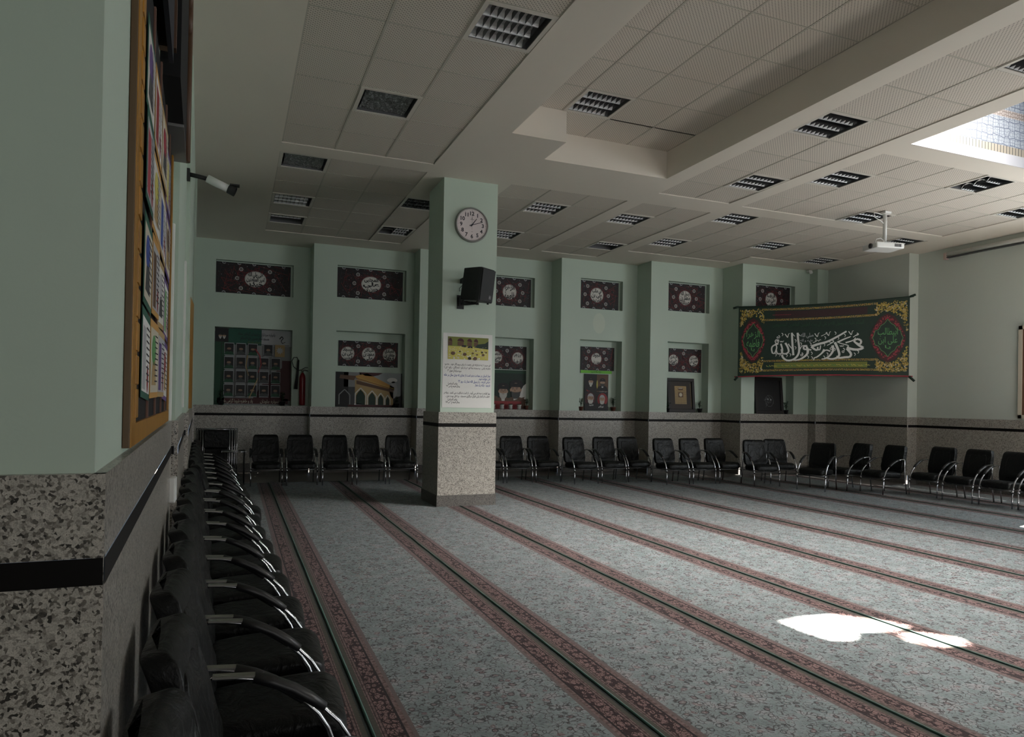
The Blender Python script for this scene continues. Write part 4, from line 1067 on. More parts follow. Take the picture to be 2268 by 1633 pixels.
for u, v, s_ in ((.08, .09, .035), (.19, .12, .014), (.27, .08, .03), (.35, .02, .028), (.44, .02, .033), (.40, .10, .016), (.47, .08, .016), (.55, .12, .017), (.57, .08, .022), (.45, .14, .012), (.62, .12, .014)): f.up(.0002); f.disc(u, v, s_, K[rng.choice(['black', 'brown', 'black'])], rv=s_*.8, n=12)
f.build('photo', parent=r)

# wall socket
mb = MB(); mb.box((4.06, 15.338, 1.49), (4.14, 15.35, 1.57), M_WHITE); mb.box((4.085, 15.335, 1.51), (4.115, 15.34, 1.55), K['grey'])
tag(mb.build('wall_socket', weld=False, bevel=.003), 'small white wall socket on the pale wall between column and mosque poster bay', 'socket')

# ------------------------------------------------------------------ fire extinguisher
r = empty('fire_extinguisher', (1.425, 16.30, 1.463), 0, 'red fire extinguisher with black horn on the wall beside the portrait poster', 'fire extinguisher')
M_RED = mat('red enamel', (.20, .006, .012), .3)
mb = MB(); mb.lathe([(.0, 0), (.062, 0), (.066, .02), (.066, .60), (.058, .66), (.035, .71), (.02, .73), (.0, .73)], 24, M_RED); mb.build('cylinder', parent=r)
mb = MB(); mb.lathe([(.02, .72), (.022, .76), (.03, .77), (.03, .80), (.0, .80)], 14, M_CHROME2); vl = mb.build('valve', parent=r)
mb = MB(); mb.tube([(-.02, 0, .80), (.05, -.01, .84), (.11, -.01, .85)], .008, M_BLACK); mb.tube([(-.02, 0, .79), (.06, -.01, .79), (.12, -.01, .77)], .007, M_BLACK); mb.build('handle', parent=vl, weld=False)
mb = MB(); mb.tube([(-.02, 0, .79), (-.10, -.01, .78), (-.20, -.02, .86), (-.235, -.02, .98), (-.20, -.02, 1.06), (-.13, -.02, 1.07), (-.095, -.02, 1.0), (-.10, -.02, .90)], .009, M_BLACK); mb.build('hose', parent=r)
mb = MB(); mb.tube([(-.095, -.02, 1.01), (-.11, -.02, .7), (-.14, -.02, .36)], [.02, .026, .038], M_BLACK, n=14); mb.build('horn', parent=r)

# ------------------------------------------------------------------ big green banner strung across the corner
A0, A1 = Vector((11.06, 13.36, 0)), Vector((13.62, 10.90, 0))
ZT0, ZT1, ZB0, ZB1 = 3.965, 4.06, 2.31, 2.33
dA = (A1-A0); LB = dA.length; dA.normalize(); nB = Vector((dA.y, -dA.x, 0))
if nB.y > 0: nB = -nB
def ban(u, v, k):       # u, v in 0..1 from lower left
    zt = ZT0+(ZT1-ZT0)*u-.05*math.sin(math.pi*u)*(1-.0); zb = ZB0+(ZB1-ZB0)*u+.035*math.sin(math.pi*u)
    bulge = .02*math.sin(u*9+.5)*(1-v)*.7
    p_ = A0+dA*LB*u+nB*(k+bulge); p_.z = zb+(zt-zb)*v; return p_
r = empty('green_banner', tuple(A0), 0, 'long dark green banner with white calligraphy and gold corners strung across the far corner', 'banner')
inv = Matrix.Translation(-A0)
mb = MB(); n = 36
def bn(u, v, k): return inv @ ban(u, v, k)
for i in range(n):
    for j in range(6):
        q = [(i/n, j/6), ((i+1)/n, j/6), ((i+1)/n, (j+1)/6), (i/n, (j+1)/6)]
        mb.face([bn(*x, 0) for x in q], K['dgreen'], True); mb.face([bn(*x, -.004) for x in q][::-1], K['dgreen'], True)
mb.build('cloth', parent=r, weld=True, fixn=False)
mb = MB(); mb.tube([bn(-.02+1.04*i/20, 1.0, .004) for i in range(21)], .016, K['dgreen'], n=8); mb.build('top_cord', parent=r)
mb = MB(); mb.tube([bn(-.02+1.04*i/20, 0, .004) for i in range(21)], .014, K['pinkred'], n=8); mb.build('bottom_cord', parent=r)
mb = MB()
for u, v, du, dv in ((0, 1, -.035, -.02), (1, 1, .03, .02), (0, 0, -.02, -.05), (1, 0, .03, -.06)): mb.tube([bn(u, v, .01), bn(u+du, v+dv, .01)], .026, K['dgreen'], n=8)
mb.build('corner_ties', parent=r, weld=False)
f = Flat((0, 0, 0), (1, 0, 0), (0, 0, 1), fn=bn); f.k = .002
# traced points are given in picture-crop units and mapped to the cloth
def Q(x, y):
    tl, tr_, br, bl = (65, 165), (2195, 50), (2180, 1010), (75, 1035)
    u = (x-68)/(2190-68)
    for _ in range(3):
        yt = tl[1]+(tr_[1]-tl[1])*u; yb = bl[1]+(br[1]-bl[1])*u
        v = 1-(y-yt)/(yb-yt); xl = tl[0]*v+bl[0]*(1-v); xr_ = tr_[0]*v+br[0]*(1-v); u = (x-xl)/(xr_-xl)
    return (min(.999, max(.001, u)), min(.999, max(.001, v)))
ASP = LB/1.68
def bl(pts, wd, m, w1=None):
    pts = [Q(*p) for p in pts]; wd = wd/2120; w1 = None if w1 is None else w1/2120
    # smooth (Catmull) and draw with aspect-corrected widths
    if len(pts) > 2:
        o_p = []
        for i in range(len(pts)-1):
            p0, p1, p2, p3 = pts[max(0, i-1)], pts[i], pts[i+1], pts[min(len(pts)-1, i+2)]
            for t_ in (0, .25, .5, .75):
                o_p.append(tuple(.5*((2*b)+(-a+c)*t_+(2*a-5*b+4*c-d_)*t_*t_+(-a+3*b-3*c+d_)*t_**3) for a, b, c, d_ in zip(p0, p1, p2, p3)))
        pts = o_p+[pts[-1]]
    n_ = len(pts)
    for i in range(n_-1):
        (a, b), (c, d_) = pts[i], pts[i+1]; dx, dy = (c-a), (d_-b)/ASP; L_ = math.hypot(dx, dy) or 1e-9; nx, ny = -dy/L_, dx/L_
        wa = wd if w1 is None else wd+(w1-wd)*i/(n_-1); wb = wd if w1 is None else wd+(w1-wd)*(i+1)/(n_-1)
        wa /= 2; wb /= 2
        f.poly([(a-nx*wa, b-ny*wa*ASP), (c-nx*wb, d_-ny*wb*ASP), (c+nx*wb, d_+ny*wb*ASP), (a+nx*wa, b+ny*wa*ASP)], m)
def brect(x0, y0, x1, y1, m, n_=10):
    for i in range(n_):
        a, b = x0+(x1-x0)*i/n_, x0+(x1-x0)*(i+1)/n_; f.poly([Q(a, y1), Q(b, y1), Q(b, y0), Q(a, y0)], m)
def top(x): return 165-115*(x-65)/2130
def botm(x): return 1035-25*(x-65)/2130
def yy(x, fr_): return top(x)+(botm(x)-top(x))*fr_
# long cartouches
for fa, fb2, mm_ in ((.075, .175, 'maroon'), (.815, .895, 'olive')):
    for i in range(28):
        a, b = 400+1400*i/28, 400+1400*(i+1)/28
        f.poly([Q(a, yy(a, fb2)), Q(b, yy(b, fb2)), Q(b, yy(b, fa)), Q(a, yy(a, fa))], K[mm_ if 2 < i < 26 else 'dgreen'])
f.up(.001)
rng = random.Random(9)
for fr_ in (.04, .055, .19, .205, .78, .795, .915, .93):
    x = 380
    while x < 1820:
        bl([(x, yy(x, fr_)), (x+14, yy(x+14, fr_)+rng.uniform(-3, 3))], 9, K[rng.choice(['gold', 'orange', 'gold', 'tan'])]); x += rng.choice([16, 18, 22])
for fr_ in (.857,):
    u0 = Q(430, 900)[0]; 
    x = 450
    while x < 1720:
        bl([(x, yy(x, fr_)+rng.uniform(-12, 4)), (x+10, yy(x, fr_)+rng.uniform(-6, 14)), (x+24, yy(x, fr_)+rng.uniform(-3, 10))], 7, K['pgreen' if rng.random() < .3 else 'yellow'], 3); x += 20
x = 520
while x < 760: bl([(x, yy(x, .125)), (x+18, yy(x, .125)+rng.uniform(-6, 6))], 7, K['pinkred'], 3); x += 22
# gold filigree corners
def gold_zone(cx_, cy_, hx, hy, holec, n_):
    for i in range(n_):
        x, y = rng.uniform(-1, 1)*hx+cx_, rng.uniform(-1, 1)*hy+cy_
        if not (105 < x < 2160): continue
        fr_ = (y-top(x))/(botm(x)-top(x))
        if not (.045 < fr_ < .94): continue
        if ((x-holec[0])/holec[2])**2+((y-holec[1])/holec[3])**2 < 1: continue
        if 400 < x < 1800 and .06 < fr_ < .92: continue
        s_ = rng.uniform(5, 11)
        if rng.random() < .5: f.poly([Q(x+s_*math.cos(k_*1.05), y+s_*math.sin(k_*1.05)) for k_ in range(6)], K[rng.choice(['gold', 'gold', 'cream', 'yellow'])])
        else:
            a = rng.uniform(0, 6.28); bl([(x, y), (x+18*math.cos(a), y+18*math.sin(a)), (x+22*math.cos(a+1), y+22*math.sin(a+1))], 6, K['gold'], 3)
LH, RH = (268, 575, 190, 300), (1938, 535, 225, 320)
gold_zone(250, 260, 150, 120, LH, 330); gold_zone(125, 360, 22, 120, LH, 50); gold_zone(250, 900, 150, 110, LH, 330); gold_zone(125, 800, 22, 110, LH, 50)
gold_zone(1980, 190, 190, 120, RH, 420); gold_zone(2140, 330, 22, 130, RH, 70); gold_zone(1980, 900, 190, 110, RH, 420); gold_zone(2140, 760, 22, 130, RH, 70)
f.up(.001)
def lobed(cx_, cy_, pts, m):
    full = pts+[(-x, y) for x, y in pts[::-1]]
    full = full+[(x, -y) for x, y in full[::-1]]
    for i in range(len(full)): 
        a, b = full[i], full[(i+1) % len(full)]
        f.poly([Q(cx_, cy_), Q(cx_+a[0], cy_+a[1]), Q(cx_+b[0], cy_+b[1])], m)
for (cx_, cy_, kx, ky, words) in ((268, 580, .86, 1.0, ['الزهرا', 'فاطمه', 'یا']), (1938, 545, 1.12, 1.08, ['ابیطالب', 'علی ابن', 'یا'])):
    lobed(cx_, cy_, [(190*kx, 0), (175*kx, 60*ky), (150*kx, 120*ky), (110*kx, 190*ky), (70*kx, 245*ky), (0, 280*ky)], K['red2']); f.up(.001)
    for i in range(160):
        a = rng.uniform(0, 6.28); rr = rng.uniform(.80, .97)
        x, y = cx_+185*kx*rr*math.cos(a)*(1-.12*abs(math.sin(2*a))), cy_+265*ky*rr*math.sin(a)*(1-.12*abs(math.sin(2*a)))
        f.poly([Q(x+9*math.cos(k_*1.26), y+9*math.sin(k_*1.26)) for k_ in range(5)], K['pinkred'])
    f.up(.001); lobed(cx_, cy_, [(158*kx, 0), (140*kx, 40*ky), (130*kx, 80*ky), (95*kx, 95*ky), (70*kx, 140*ky), (35*kx, 165*ky), (0, 215*ky)], K['dgreen']); f.up(.001)
    P_ = [(158, 0), (140, 40), (130, 80), (95, 95), (70, 140), (35, 165), (0, 215)]
    for sx_ in (-1, 1):
        for sy_ in (-1, 1): bl([(cx_+sx_*x*kx, cy_+sy_*y*ky) for x, y in P_], 6, K['pgreen'])
    for w_i, wd_ in enumerate(words):
        tr3, x0_, x1_, y0_, y1_ = text_polys(shape(wd_), .01)
        Wt = (210, 200, 60)[w_i]*kx; Ht = (110, 100, 50)[w_i]; yb_ = cy_+(-15, 85, 140)[w_i]
        for t3 in tr3: f.poly([Q(cx_-Wt/2+(x-x0_)/(x1_-x0_)*Wt, yb_-(y-y0_)/(y1_-y0_)*Ht) for x, y in t3], K['pgreen'])
# faint upper inscription
tr3, x0_, x1_, y0_, y1_ = text_polys(shape('السلام علیک یا رسول الله و علی آل بیت الطیبین الطاهرین المعصومین'), .0)
for t3 in tr3: f.poly([Q(520+(x-x0_)/(x1_-x0_)*1140, 425-.03*(x-x0_)/(x1_-x0_)*1140-(y-y0_)/(y1_-y0_)*85) for x, y in t3], K['green'])
f.up(.001)
# main white calligraphy, hand traced strokes
Wt = K['paper']
def ring_(cx_, cy_, r_, wd): bl([(cx_+r_*math.cos(a*.628), cy_+r_*math.sin(a*.628)) for a in range(11)], wd, Wt)
STR = [([(1590, 560), (1625, 580), (1610, 625), (1555, 600), (1545, 575), (1590, 555)], 26, 22), ([(1540, 585), (1600, 640), (1650, 668), (1600, 690), (1530, 690), (1455, 668)], 24, 34),
 ([(1440, 605), (1530, 575), (1560, 540)], 20, 10), ([(1455, 668), (1470, 640), (1350, 595), (1490, 530), (1500, 525)], 14, 8), ([(1455, 680), (1505, 745), (1490, 785), (1440, 790), (1370, 800), (1340, 790)], 30, 26),
 ([(1310, 600), (1345, 680), (1365, 760), (1330, 800), (1270, 815), (1210, 800)], 32, 22), ([(1530, 535), (1590, 490)], 12, 8), ([(1555, 515), (1595, 500), (1575, 480)], 14, 10),
 ([(1020, 655), (1100, 625), (1220, 590), (1350, 520), (1450, 458)], 36, 20), ([(1445, 470), (1400, 480)], 18, 8), ([(1020, 655), (1060, 690), (1095, 700), (1100, 660)], 30, 18), ([(1095, 690), (1125, 695), (1135, 640)], 22, 12),
 ([(1340, 600), (1420, 560), (1495, 530)], 24, 14), ([(1280, 640), (1290, 700), (1250, 770), (1190, 810), (1150, 815)], 34, 14), ([(1215, 640), (1270, 610), (1300, 590)], 10, 8),
 ([(1180, 690), (1150, 740), (1090, 790), (1060, 800), (1050, 830)], 24, 12), ([(1150, 745), (1200, 700), (1255, 715)], 14, 20), ([(1020, 700), (980, 690), (930, 690), (925, 655), (955, 650), (975, 690)], 20, 26),
 ([(975, 690), (970, 750), (900, 810), (830, 830), (770, 825)], 34, 14), ([(845, 478), (852, 560), (868, 680), (855, 760), (800, 820), (720, 835), (665, 800), (650, 760)], 26, 26), ([(845, 480), (880, 520)], 12, 6),
 ([(772, 478), (778, 580), (788, 700), (795, 768)], 24, 28), ([(770, 480), (810, 525)], 14, 6), ([(690, 610), (720, 660), (735, 720), (700, 748), (655, 740), (640, 690)], 26, 20), ([(632, 620), (655, 700), (640, 745), (590, 745), (575, 700)], 22, 18),
 ([(560, 620), (580, 660), (570, 710), (550, 745), (525, 735), (515, 690), (530, 650), (600, 620)], 16, 20), ([(575, 590), (600, 580), (590, 620), (560, 600), (570, 570), (610, 575)], 14, 12), ([(880, 690), (900, 650), (940, 640), (970, 640)], 12, 8),
 ([(790, 700), (740, 640), (730, 620)], 10, 16), ([(1240, 600), (1270, 570), (1295, 590), (1250, 610)], 12, 12)]
for pts, a, b in STR: bl(pts, a, Wt, b)
for x, y in ((720, 515), (1095, 505), (1235, 490), (1510, 480)): bl([(x-35, y-20), (x-8, y+18), (x, y+20), (x+10, y-20), (x+25, y-28)], 12, Wt, 6)
for x, y in ((610, 530), (650, 500), (1315, 480), (1430, 510), (1190, 540), (1350, 545), (1070, 560), (820, 580), (620, 760), (570, 760), (755, 760), (910, 750), (980, 790), (1025, 740), (1030, 800), (1180, 790), (1220, 750), (1340, 790), (1310, 690), (1420, 690), (1590, 720), (1550, 750), (820, 670), (890, 620), (1010, 620), (1180, 630), (710, 770), (520, 720)):
    bl([(x-9, y-16), (x+8, y-2), (x+2, y+16), (x-6, y+22)], 11, Wt, 4)
ring_(1265, 680, 13, 9); ring_(1410, 720, 12, 9); ring_(900, 765, 12, 9); ring_(590, 490+50, 10, 8)
bl([(1370, 640), (1385, 655), (1392, 640), (1402, 655), (1412, 640), (1420, 650)], 9, Wt, 6); bl([(620, 585), (635, 600), (645, 585), (655, 600), (670, 580)], 9, Wt, 6)
bl([(1040, 605), (1075, 590), (1095, 570), (1110, 585), (1125, 565), (1140, 570)], 9, Wt, 6); bl([(1140, 520), (1190, 495), (1215, 470)], 8, Wt, 8)
for wd_, xa_, xb_, yb_, Ht in (('صلی الله', 885, 1045, 548, 70), ('علیه و آله', 880, 1040, 600, 45)):
    tr3, x0_, x1_, y0_, y1_ = text_polys(shape(wd_), .02)
    for t3 in tr3: f.poly([Q(xa_+(x-x0_)/(x1_-x0_)*(xb_-xa_), yb_-(y-y0_)/(y1_-y0_)*Ht) for x, y in t3], K['silver'])
f.build('lettering', parent=r)

# ------------------------------------------------------------------ notice board on the left wall
def lwx(y): return -.262-(y-1.645)*(.143/3.555)
WD = Vector((-.143, 3.555, 0)).normalized()
lang = math.atan2(WD.y, WD.x)          # local X along the wall, local Y -> away from the room (left), so room = -Y
def onwall(y, z): return (lwx(y)+.0, y, z)
M_OAK = mat('honey varnished wood', (.40, .175, .022), .38)
t = NT(M_OAK); nn = t.n('ShaderNodeTexNoise', i_Scale=6., i_Detail=6.); mpn = t.n('ShaderNodeMapping'); mpn.inputs['Scale'].default_value = (20, 20, 1.2); t.l(t.pos(), mpn.inputs[0]); t.l(mpn.outputs[0], nn.inputs['Vector'])
t.l(t.ramp(nn.outputs[0], [(.3, (.26, .11, .006)), (.7, (.42, .20, .016))]), t.b.inputs['Base Color'])
M_SHADEWOOD = mat('shaded board edge', (.10, .055, .02), .5)  # frame wood darkened for its unlit side, shade put into the colour
M_VELVET = mat('black velvet', (.003, .003, .004), .9)
BY0, BY1, BZ0, BZ1 = 2.17, 4.65, 1.455, 3.03
r = empty('notice_board', onwall(BY0, 0), lang, 'tall honey-coloured wooden notice board with black backing on the near wall', 'notice board')
BL = (BY1-BY0)
mb = MB(); mb.box((0, -.019, BZ0), (.012, -.001, BZ1), M_SHADEWOOD)
mb.box((BL-.07, -.022, BZ0), (BL, -.001, BZ1), M_OAK); mb.box((.012, -.022, BZ0), (BL, -.001, BZ0+.065), M_OAK)
mb.box((.010, -.022, BZ0), (.16, -.001, BZ1), M_OAK)
mb.build('frame', parent=r, weld=False, bevel=.002)
mb = MB(); z = BZ0+.08
while z < BZ1-.09:
    mb.box((.10, -.026, z), (.18, -.019, z+.085), M_OAK); z += .098
mb.build('carved_blocks', parent=r, weld=False, bevel=.003)
mb = MB(); mb.box((.15, -.012, BZ0+.06), (BL-.06, -.002, BZ1), M_VELVET); mb.build('backing', parent=r)
M_STRIP = mat('brown divider strip', (.17, .085, .06), .6)
cols = [.35, .74, 1.20, 1.68, 2.10]
for c in cols[1:]:
    mb = MB(); mb.box((c-.045, -.020, BZ0+.065), (c-.018, -.013, BZ1), M_STRIP); mb.build('divider_strip', parent=r)
PC = [('teal', 'paper'), ('orange', 'paper'), ('tan', 'paper'), ('violet', 'yellow')]
for ci in range(4):
    for ri in range(4):
        wdt = (cols[ci+1]-cols[ci])-.075; hgt = .300
        rng = random.Random(ci*10+ri); z0 = 1.59+ri*.322+.01*rng.uniform(-1, 1); x0p = cols[ci]+.01
        sh = Flat((0, 0, 0), (1, 0, 0), (0, 0, 1)); edge, body = PC[ci]
        sh.slab(wdt, hgt, .002, K[edge]); sh.rect(.012, .022, wdt-.012, hgt-.03, K[['paper', 'cream', 'silver', 'white'][(ci+ri) % 4]]); sh.up()
        accent = K[['silver', 'red', 'blueink', 'pgreen', 'pinkred', 'brown', 'violet', 'yellow'][(ci*3+ri*2) % 8]]
        if (ci+ri) % 2: sh.disc(wdt*.4, hgt*.62, wdt*.25, accent, rv=hgt*.2); sh.poly([(wdt*.15, .05), (wdt*.7, .05), (wdt*.6, hgt*.5), (wdt*.25, hgt*.45)], K['dgrey' if ri % 2 else 'tan'])
        else: sh.rect(wdt*.1, hgt*.1, wdt*.45, hgt*.8, accent); sh.disc(wdt*.72, hgt*.25, .03, K['red'], rv=.05)
        sh.up()
        for q in range(9): sh.line([(wdt*.50, hgt*(.82-q*.075)), (wdt*rng.uniform(.80, .92), hgt*(.82-q*.075))], .006, K['ink'])
        po = empty('pinned_sheet', (0, 0, 0), 0)
        o = sh.build('pinned_sheet'); bpy.data.objects.remove(po)
        base = Vector(onwall(BY0, 0)); rot = Matrix.Rotation(lang, 4, 'Z')
        o.matrix_world = Matrix.Translation(base) @ rot @ Matrix.Translation((x0p, -.019-.002*((ci+ri) % 3), z0)) @ Matrix.Rotation(math.radians(rng.uniform(-2, 3)), 4, 'Y') @ Matrix.Rotation(math.radians(-.4-rng.uniform(0, .6)), 4, 'Z')
        tag(o, '%s-edged sheet on the notice board, column %s from the camera, row %s from the bottom' % (edge, ORD[ci], ORD[ri]), 'pinned sheet', 'illustrated sheets pinned to the notice board')
# embroidered cloth pelmet above the board
def wallthing(name, y, label, cat): return empty(name, onwall(y, 0), lang, label, cat)
M_NAVY = mat('dark navy cloth', (.012, .014, .022), .8); M_BRN = mat('brown wood edge', (.085, .04, .018), .5)
r = wallthing('embroidered_pelmet', 2.25, 'dark navy embroidered box panel with brown edge above the notice board', 'wall hanging')
mb = MB(); mb.box((0, -.060, 3.05), (1.12, -.042, 3.75), M_NAVY); mb.build('cloth', parent=r)
mb = MB(); mb.box((1.12, -.07, 3.12), (1.17, -.002, 4.9), M_BRN); mb.build('side_board', parent=r)
sh = Flat((0, -.063, 3.45), (1, 0, 0), (0, 0, 1)); sh.rect(0, 0, 1.12, 1.2, K['dgreen']); sh.up()
for k in range(3):
    cx_ = .2+k*.38
    for a in range(8): sh.line([(cx_, .35), (cx_+.10*math.cos(a*.785), .35+.13*math.sin(a*.785)), (cx_+.16*math.cos(a*.785+.4), .35+.2*math.sin(a*.785+.4))], .012, K['silver'], .006)
    sh.disc(cx_, .35, .03, K['cream'])
sh.build('embroidery', parent=r)
r = wallthing('arched_panel', 3.50, 'tall black arched panel with brown frame high on the wall beyond the notice board', 'wall panel')
def arch(x0, x1, z0, zs, za, n=14): return [(x0, z0), (x1, z0), (x1, zs)]+[((x0+x1)/2+(x1-x0)/2*math.cos(math.pi*i/n), zs+(za-zs)*math.sin(math.pi*i/n)) for i in range(1, n)]+[(x0, zs)]
mb = MB(); o_ = arch(0, 1.25, 3.05, 3.85, 4.50); i_ = arch(.06, .94, 3.12, 3.75, 4.2)
for lp, ya, yb, mm_ in ((o_, -.085, -.002, M_BRN),):
    A_ = [mb.bm.verts.new((x, ya, z)) for x, z in lp]; B_ = [mb.bm.verts.new((x, yb, z)) for x, z in lp]
    for k in range(len(lp)): mb.bm.faces.new([A_[k], A_[(k+1) % len(lp)], B_[(k+1) % len(lp)], B_[k]])
    mb.bm.faces.new(A_)
mb.build('black_panel', M_VELVET, parent=r)
mb = MB()
for k in range(len(o_)-1):
    (xa_, za_), (xb_, zb_) = o_[k], o_[k+1]
    if xa_ > .6 and xb_ > .6: mb.tube([(xa_, -.088, za_), (xb_, -.088, zb_)], .022, M_BRN, n=8)
mb.build('edge_moulding', parent=r)
mb = MB(); mb.box((.6, -.088, 3.035), (1.22, -.01, 3.05), K['grey']); mb.build('bottom_shelf', parent=r)
# conduit and cable cover on the left wall
mb = MB(); mb.box((-.41, 5.13, 1.0), (-.383, 5.155, 2.75), M_WHITE); tag(mb.build('wall_conduit', bevel=.004), 'white vertical cable conduit at the end of the notice-board wall section', 'conduit')
mb = MB(); mb.box((-.372, 4.86, .93), (-.33, 4.99, 1.09), M_WHITE); tag(mb.build('cable_cover', bevel=.01), 'slanted white plastic cable cover low on the granite by the chair row', 'cable cover')
mb = MB(); mb.box((-.475, 7.35, 1.50), (-.445, 7.42, 2.9), M_WHITE); tag(mb.build('cable_trunking'), 'slim cream cable trunking upright far along the notice-board wall', 'conduit')
mb = MB(); mb.box((-.54, 9.2, 1.46), (-.50, 9.9, 2.8), M_OAK)
tag(mb.build('gilt_picture', weld=False), 'gold picture frame seen edge-on far along the notice-board wall', 'picture')

# security cameras
r = empty('security_camera', (-.475, 7.62, 3.80), 0, 'white bullet security camera on a black arm sticking out of the near side wall', 'security camera')
mb = MB(); mb.box((0, -.04, -.05), (.03, .04, .06)); mb.tube([(.02, 0, .01), (.10, 0, .0), (.20, 0, -.015)], .022, M_BLACK); mb.build('mount_arm', M_BLACK, parent=r, weld=False)
mb = MB(); mb.tube([(.19, 0, -.01), (.40, -.02, -.10)], .04, M_WHITE, n=16); mb.build('camera_body', parent=r)
mb = MB(); mb.tube([(.385, -.02, -.092), (.45, -.025, -.12)], [.046, .048], M_BLACK, n=16, cap=False); mb.box((.40, -.06, -.06), (.49, .02, -.048)); mb.build('hood', M_BLACK, parent=r, weld=False)
r = empty('security_camera', (13.22, 13.36, 4.965), 0, 'tiny white security camera under the ceiling above the green banner', 'security camera')
mb = MB(); mb.box((-.05, -.03, .0), (.05, .06, .05), M_WHITE); mb.build('base', parent=r)
mb = MB(); mb.tube([(-.05, -.09, -.02), (.03, -.02, .0)], .035, M_WHITE, n=12); mb.build('camera_body', parent=r)

# projector
r = empty('ceiling_projector', (10.46, 8.876, HC-.001), 0, 'white projector hanging from the ceiling on a pole with looped cable', 'projector')
mb = MB(); mb.box((-.07, -.07, -.035), (.07, .07, 0), M_WHITE); mb.build('ceiling_plate', parent=r)
mb = MB(); mb.tube([(0, 0, -.03), (0, 0, -.50)], .032, M_WHITE, n=12); mb.build('pole', parent=r)
mb = MB(); mb.tube([(0, 0, -.48), (-.05, 0, -.54), (-.12, 0, -.57)], .014, M_WHITE); mb.tube([(0, 0, -.48), (.06, 0, -.55)], .014, M_WHITE); mb.build('bracket', parent=r, weld=False)
PMX = Matrix.Rotation(math.radians(-12), 4, 'Z')
mb = MB(); mb.box((-.30, -.20, -.665), (.23, .18, -.565), M_WHITE, PMX); pb = mb.build('projector_body', parent=r, bevel=.02)
mb = MB()
for k in range(6): mb.box((.04+k*.022, -.205, -.64), (.052+k*.022, -.199, -.59), K['dgrey'], PMX)
mb.build('vent', parent=pb, weld=False)
mb = MB(); mb.lathe([(.045, 0), (.045, .02), (.03, .02), (.03, .005), (0.001, .005)], 16, K['dgrey'], PMX @ Matrix.Translation((-.3, -.05, -.615)) @ Matrix.Rotation(-math.pi/2, 4, 'Y')); mb.build('lens', parent=pb)
mb = MB(); mb.tube([(0, .03, -.05), (-.12, .02, -.03), (-.26, .0, -.04), (-.24, 0, -.12), (-.1, 0, -.16), (-.03, 0, -.2)], .007, M_WHITE, n=6)
mb.tube([(-.02, 0, -.5), (-.12, -.02, -.47), (-.24, -.04, -.5), (-.28, -.04, -.56), (-.22, -.05, -.6)], .007, M_WHITE, n=6); mb.build('cable', parent=r, weld=False)
# projection screen case
r = empty('projection_screen', (13.9, 10.25, 4.86), 0, 'rolled-up projection screen in a long white case under the ceiling edge', 'projection screen')
mb = MB(); mb.tube([(0, 0, .02), (-.02, -3.4, .02)], .05, M_WHITE, n=14); mb.build('case', parent=r)
mb = MB(); mb.box((-.045, -3.4, -.055), (.03, .0, -.038), K['dgrey']); mb.build('bottom_bar', parent=r)
mb = MB(); mb.box((-.055, -.0, -.08), (.03, .06, .06), mat('end cap', (.55, .42, .38), .5)); mb.build('end_cap', parent=r)
# framed picture at the edge of the view
r = empty('wall_picture', (13.925, 8.80, 1.47), 0, 'large framed picture with cream border at the picture edge on the screen wall', 'picture')
mb = MB()
for a, b in (((-.03, -1.3, 0), (0, 0, .07)), ((-.03, -1.3, 1.70), (0, 0, 1.77)), ((-.03, -.07, 0), (0, 0, 1.77)), ((-.03, -1.3, 0), (0, -1.23, 1.77))): mb.box(a, b, K['cream'])
mb.build('frame', parent=r, weld=False)
mb = MB(); mb.box((-.015, -1.24, .06), (-.002, -.06, 1.72), K['brown']); mb.box((-.018, -1.1, .5), (-.015, -.12, 1.5), K['olive']); mb.build('picture', parent=r, weld=False)

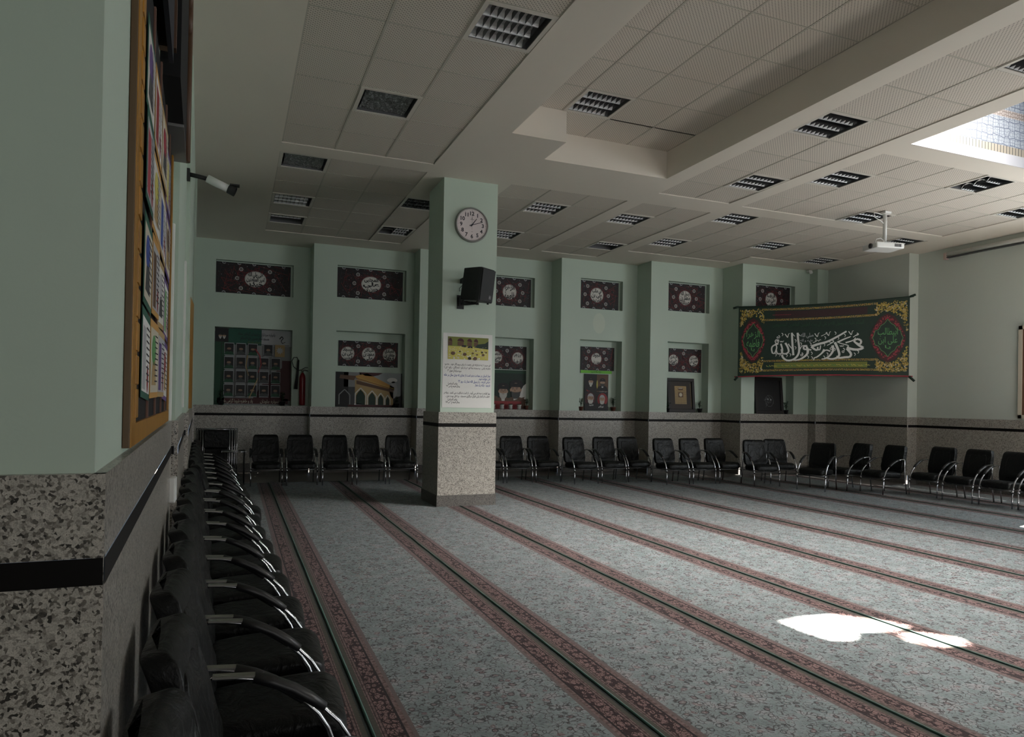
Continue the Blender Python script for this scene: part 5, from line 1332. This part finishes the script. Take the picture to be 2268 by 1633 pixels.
# folded chrome chairs and side table in the far corner
def fold(i):
    r = empty('folding_chair', (-.30, 14.75+.13*i, 0), 0, ['front black and chrome folded chair of the stack in the far corner', 'second folded chrome chair of the stack in the far corner', 'third folded chrome chair of the stack in the far corner', 'rearmost folded chrome chair of the stack in the far corner'][i], 'chair', 'folded chrome chairs in the corner')
    w_ = .24+.045*i
    for s_ in (-1, 1):
        mb = MB(); mb.tube([(s_*w_, .06, .99), (s_*w_, .03, .6), (s_*w_, .0, .3), (s_*w_*1.02, -.02, .0)], .011, M_CHROME, n=8); mb.build('frame_tube', parent=r)
        mb = MB(); mb.tube([(s_*(w_-.03), -.01, .62), (s_*(w_-.03), .04, .0)], .010, M_CHROME, n=8); mb.build('leg', parent=r)
    mb = MB(); mb.box((-w_+.02, .035, .62), (w_-.02, .060, .95), M_LEATHER); mb.build('backrest', parent=r, bevel=.01)
    mb = MB(); mb.box((-w_+.04, -.03, .22), (w_-.04, -.008, .60), M_LEATHER); mb.build('seat', parent=r, bevel=.01)
    mb = MB(); mb.tube([(-w_, .055, .975), (w_, .055, .975)], .010, M_CHROME, n=8); mb.build('top_bar', parent=r)
for i in range(4): fold(i)
r = empty('side_table', (.02, 13.95, 0), 0, 'low dark side table with a chrome edge between the corner chairs and the first armchair', 'table')
mb = MB(); mb.box((-.2, -.2, .60), (.2, .2, .62), M_BLACK); mb.build('tabletop', parent=r)
mb = MB()
for a, b in (((-.2, -.2), (.2, -.2)), ((.2, -.2), (.2, .2)), ((.2, .2), (-.2, .2)), ((-.2, .2), (-.2, -.2))): mb.tube([(*a, .61), (*b, .61)], .012, M_CHROME, n=8)
mb.build('edge_tube', parent=r, weld=False)
for s in ((-1, -1), (1, -1), (-1, 1), (1, 1)):
    mb = MB(); mb.tube([(s[0]*.18, s[1]*.18, .6), (s[0]*.18, s[1]*.18, 0)], .012, M_BLACK, n=8); mb.build('leg', parent=r)
mb = MB(); mb.lathe([(.0, 0), (.05, 0), (.075, .018), (.07, .018), (.045, .006), (0, .006)], 18, M_WHITE, Matrix.Translation((0.03, 13.83, .6215))); tag(mb.build('white_dish'), 'small white dish on the low dark table in the far corner', 'dish')
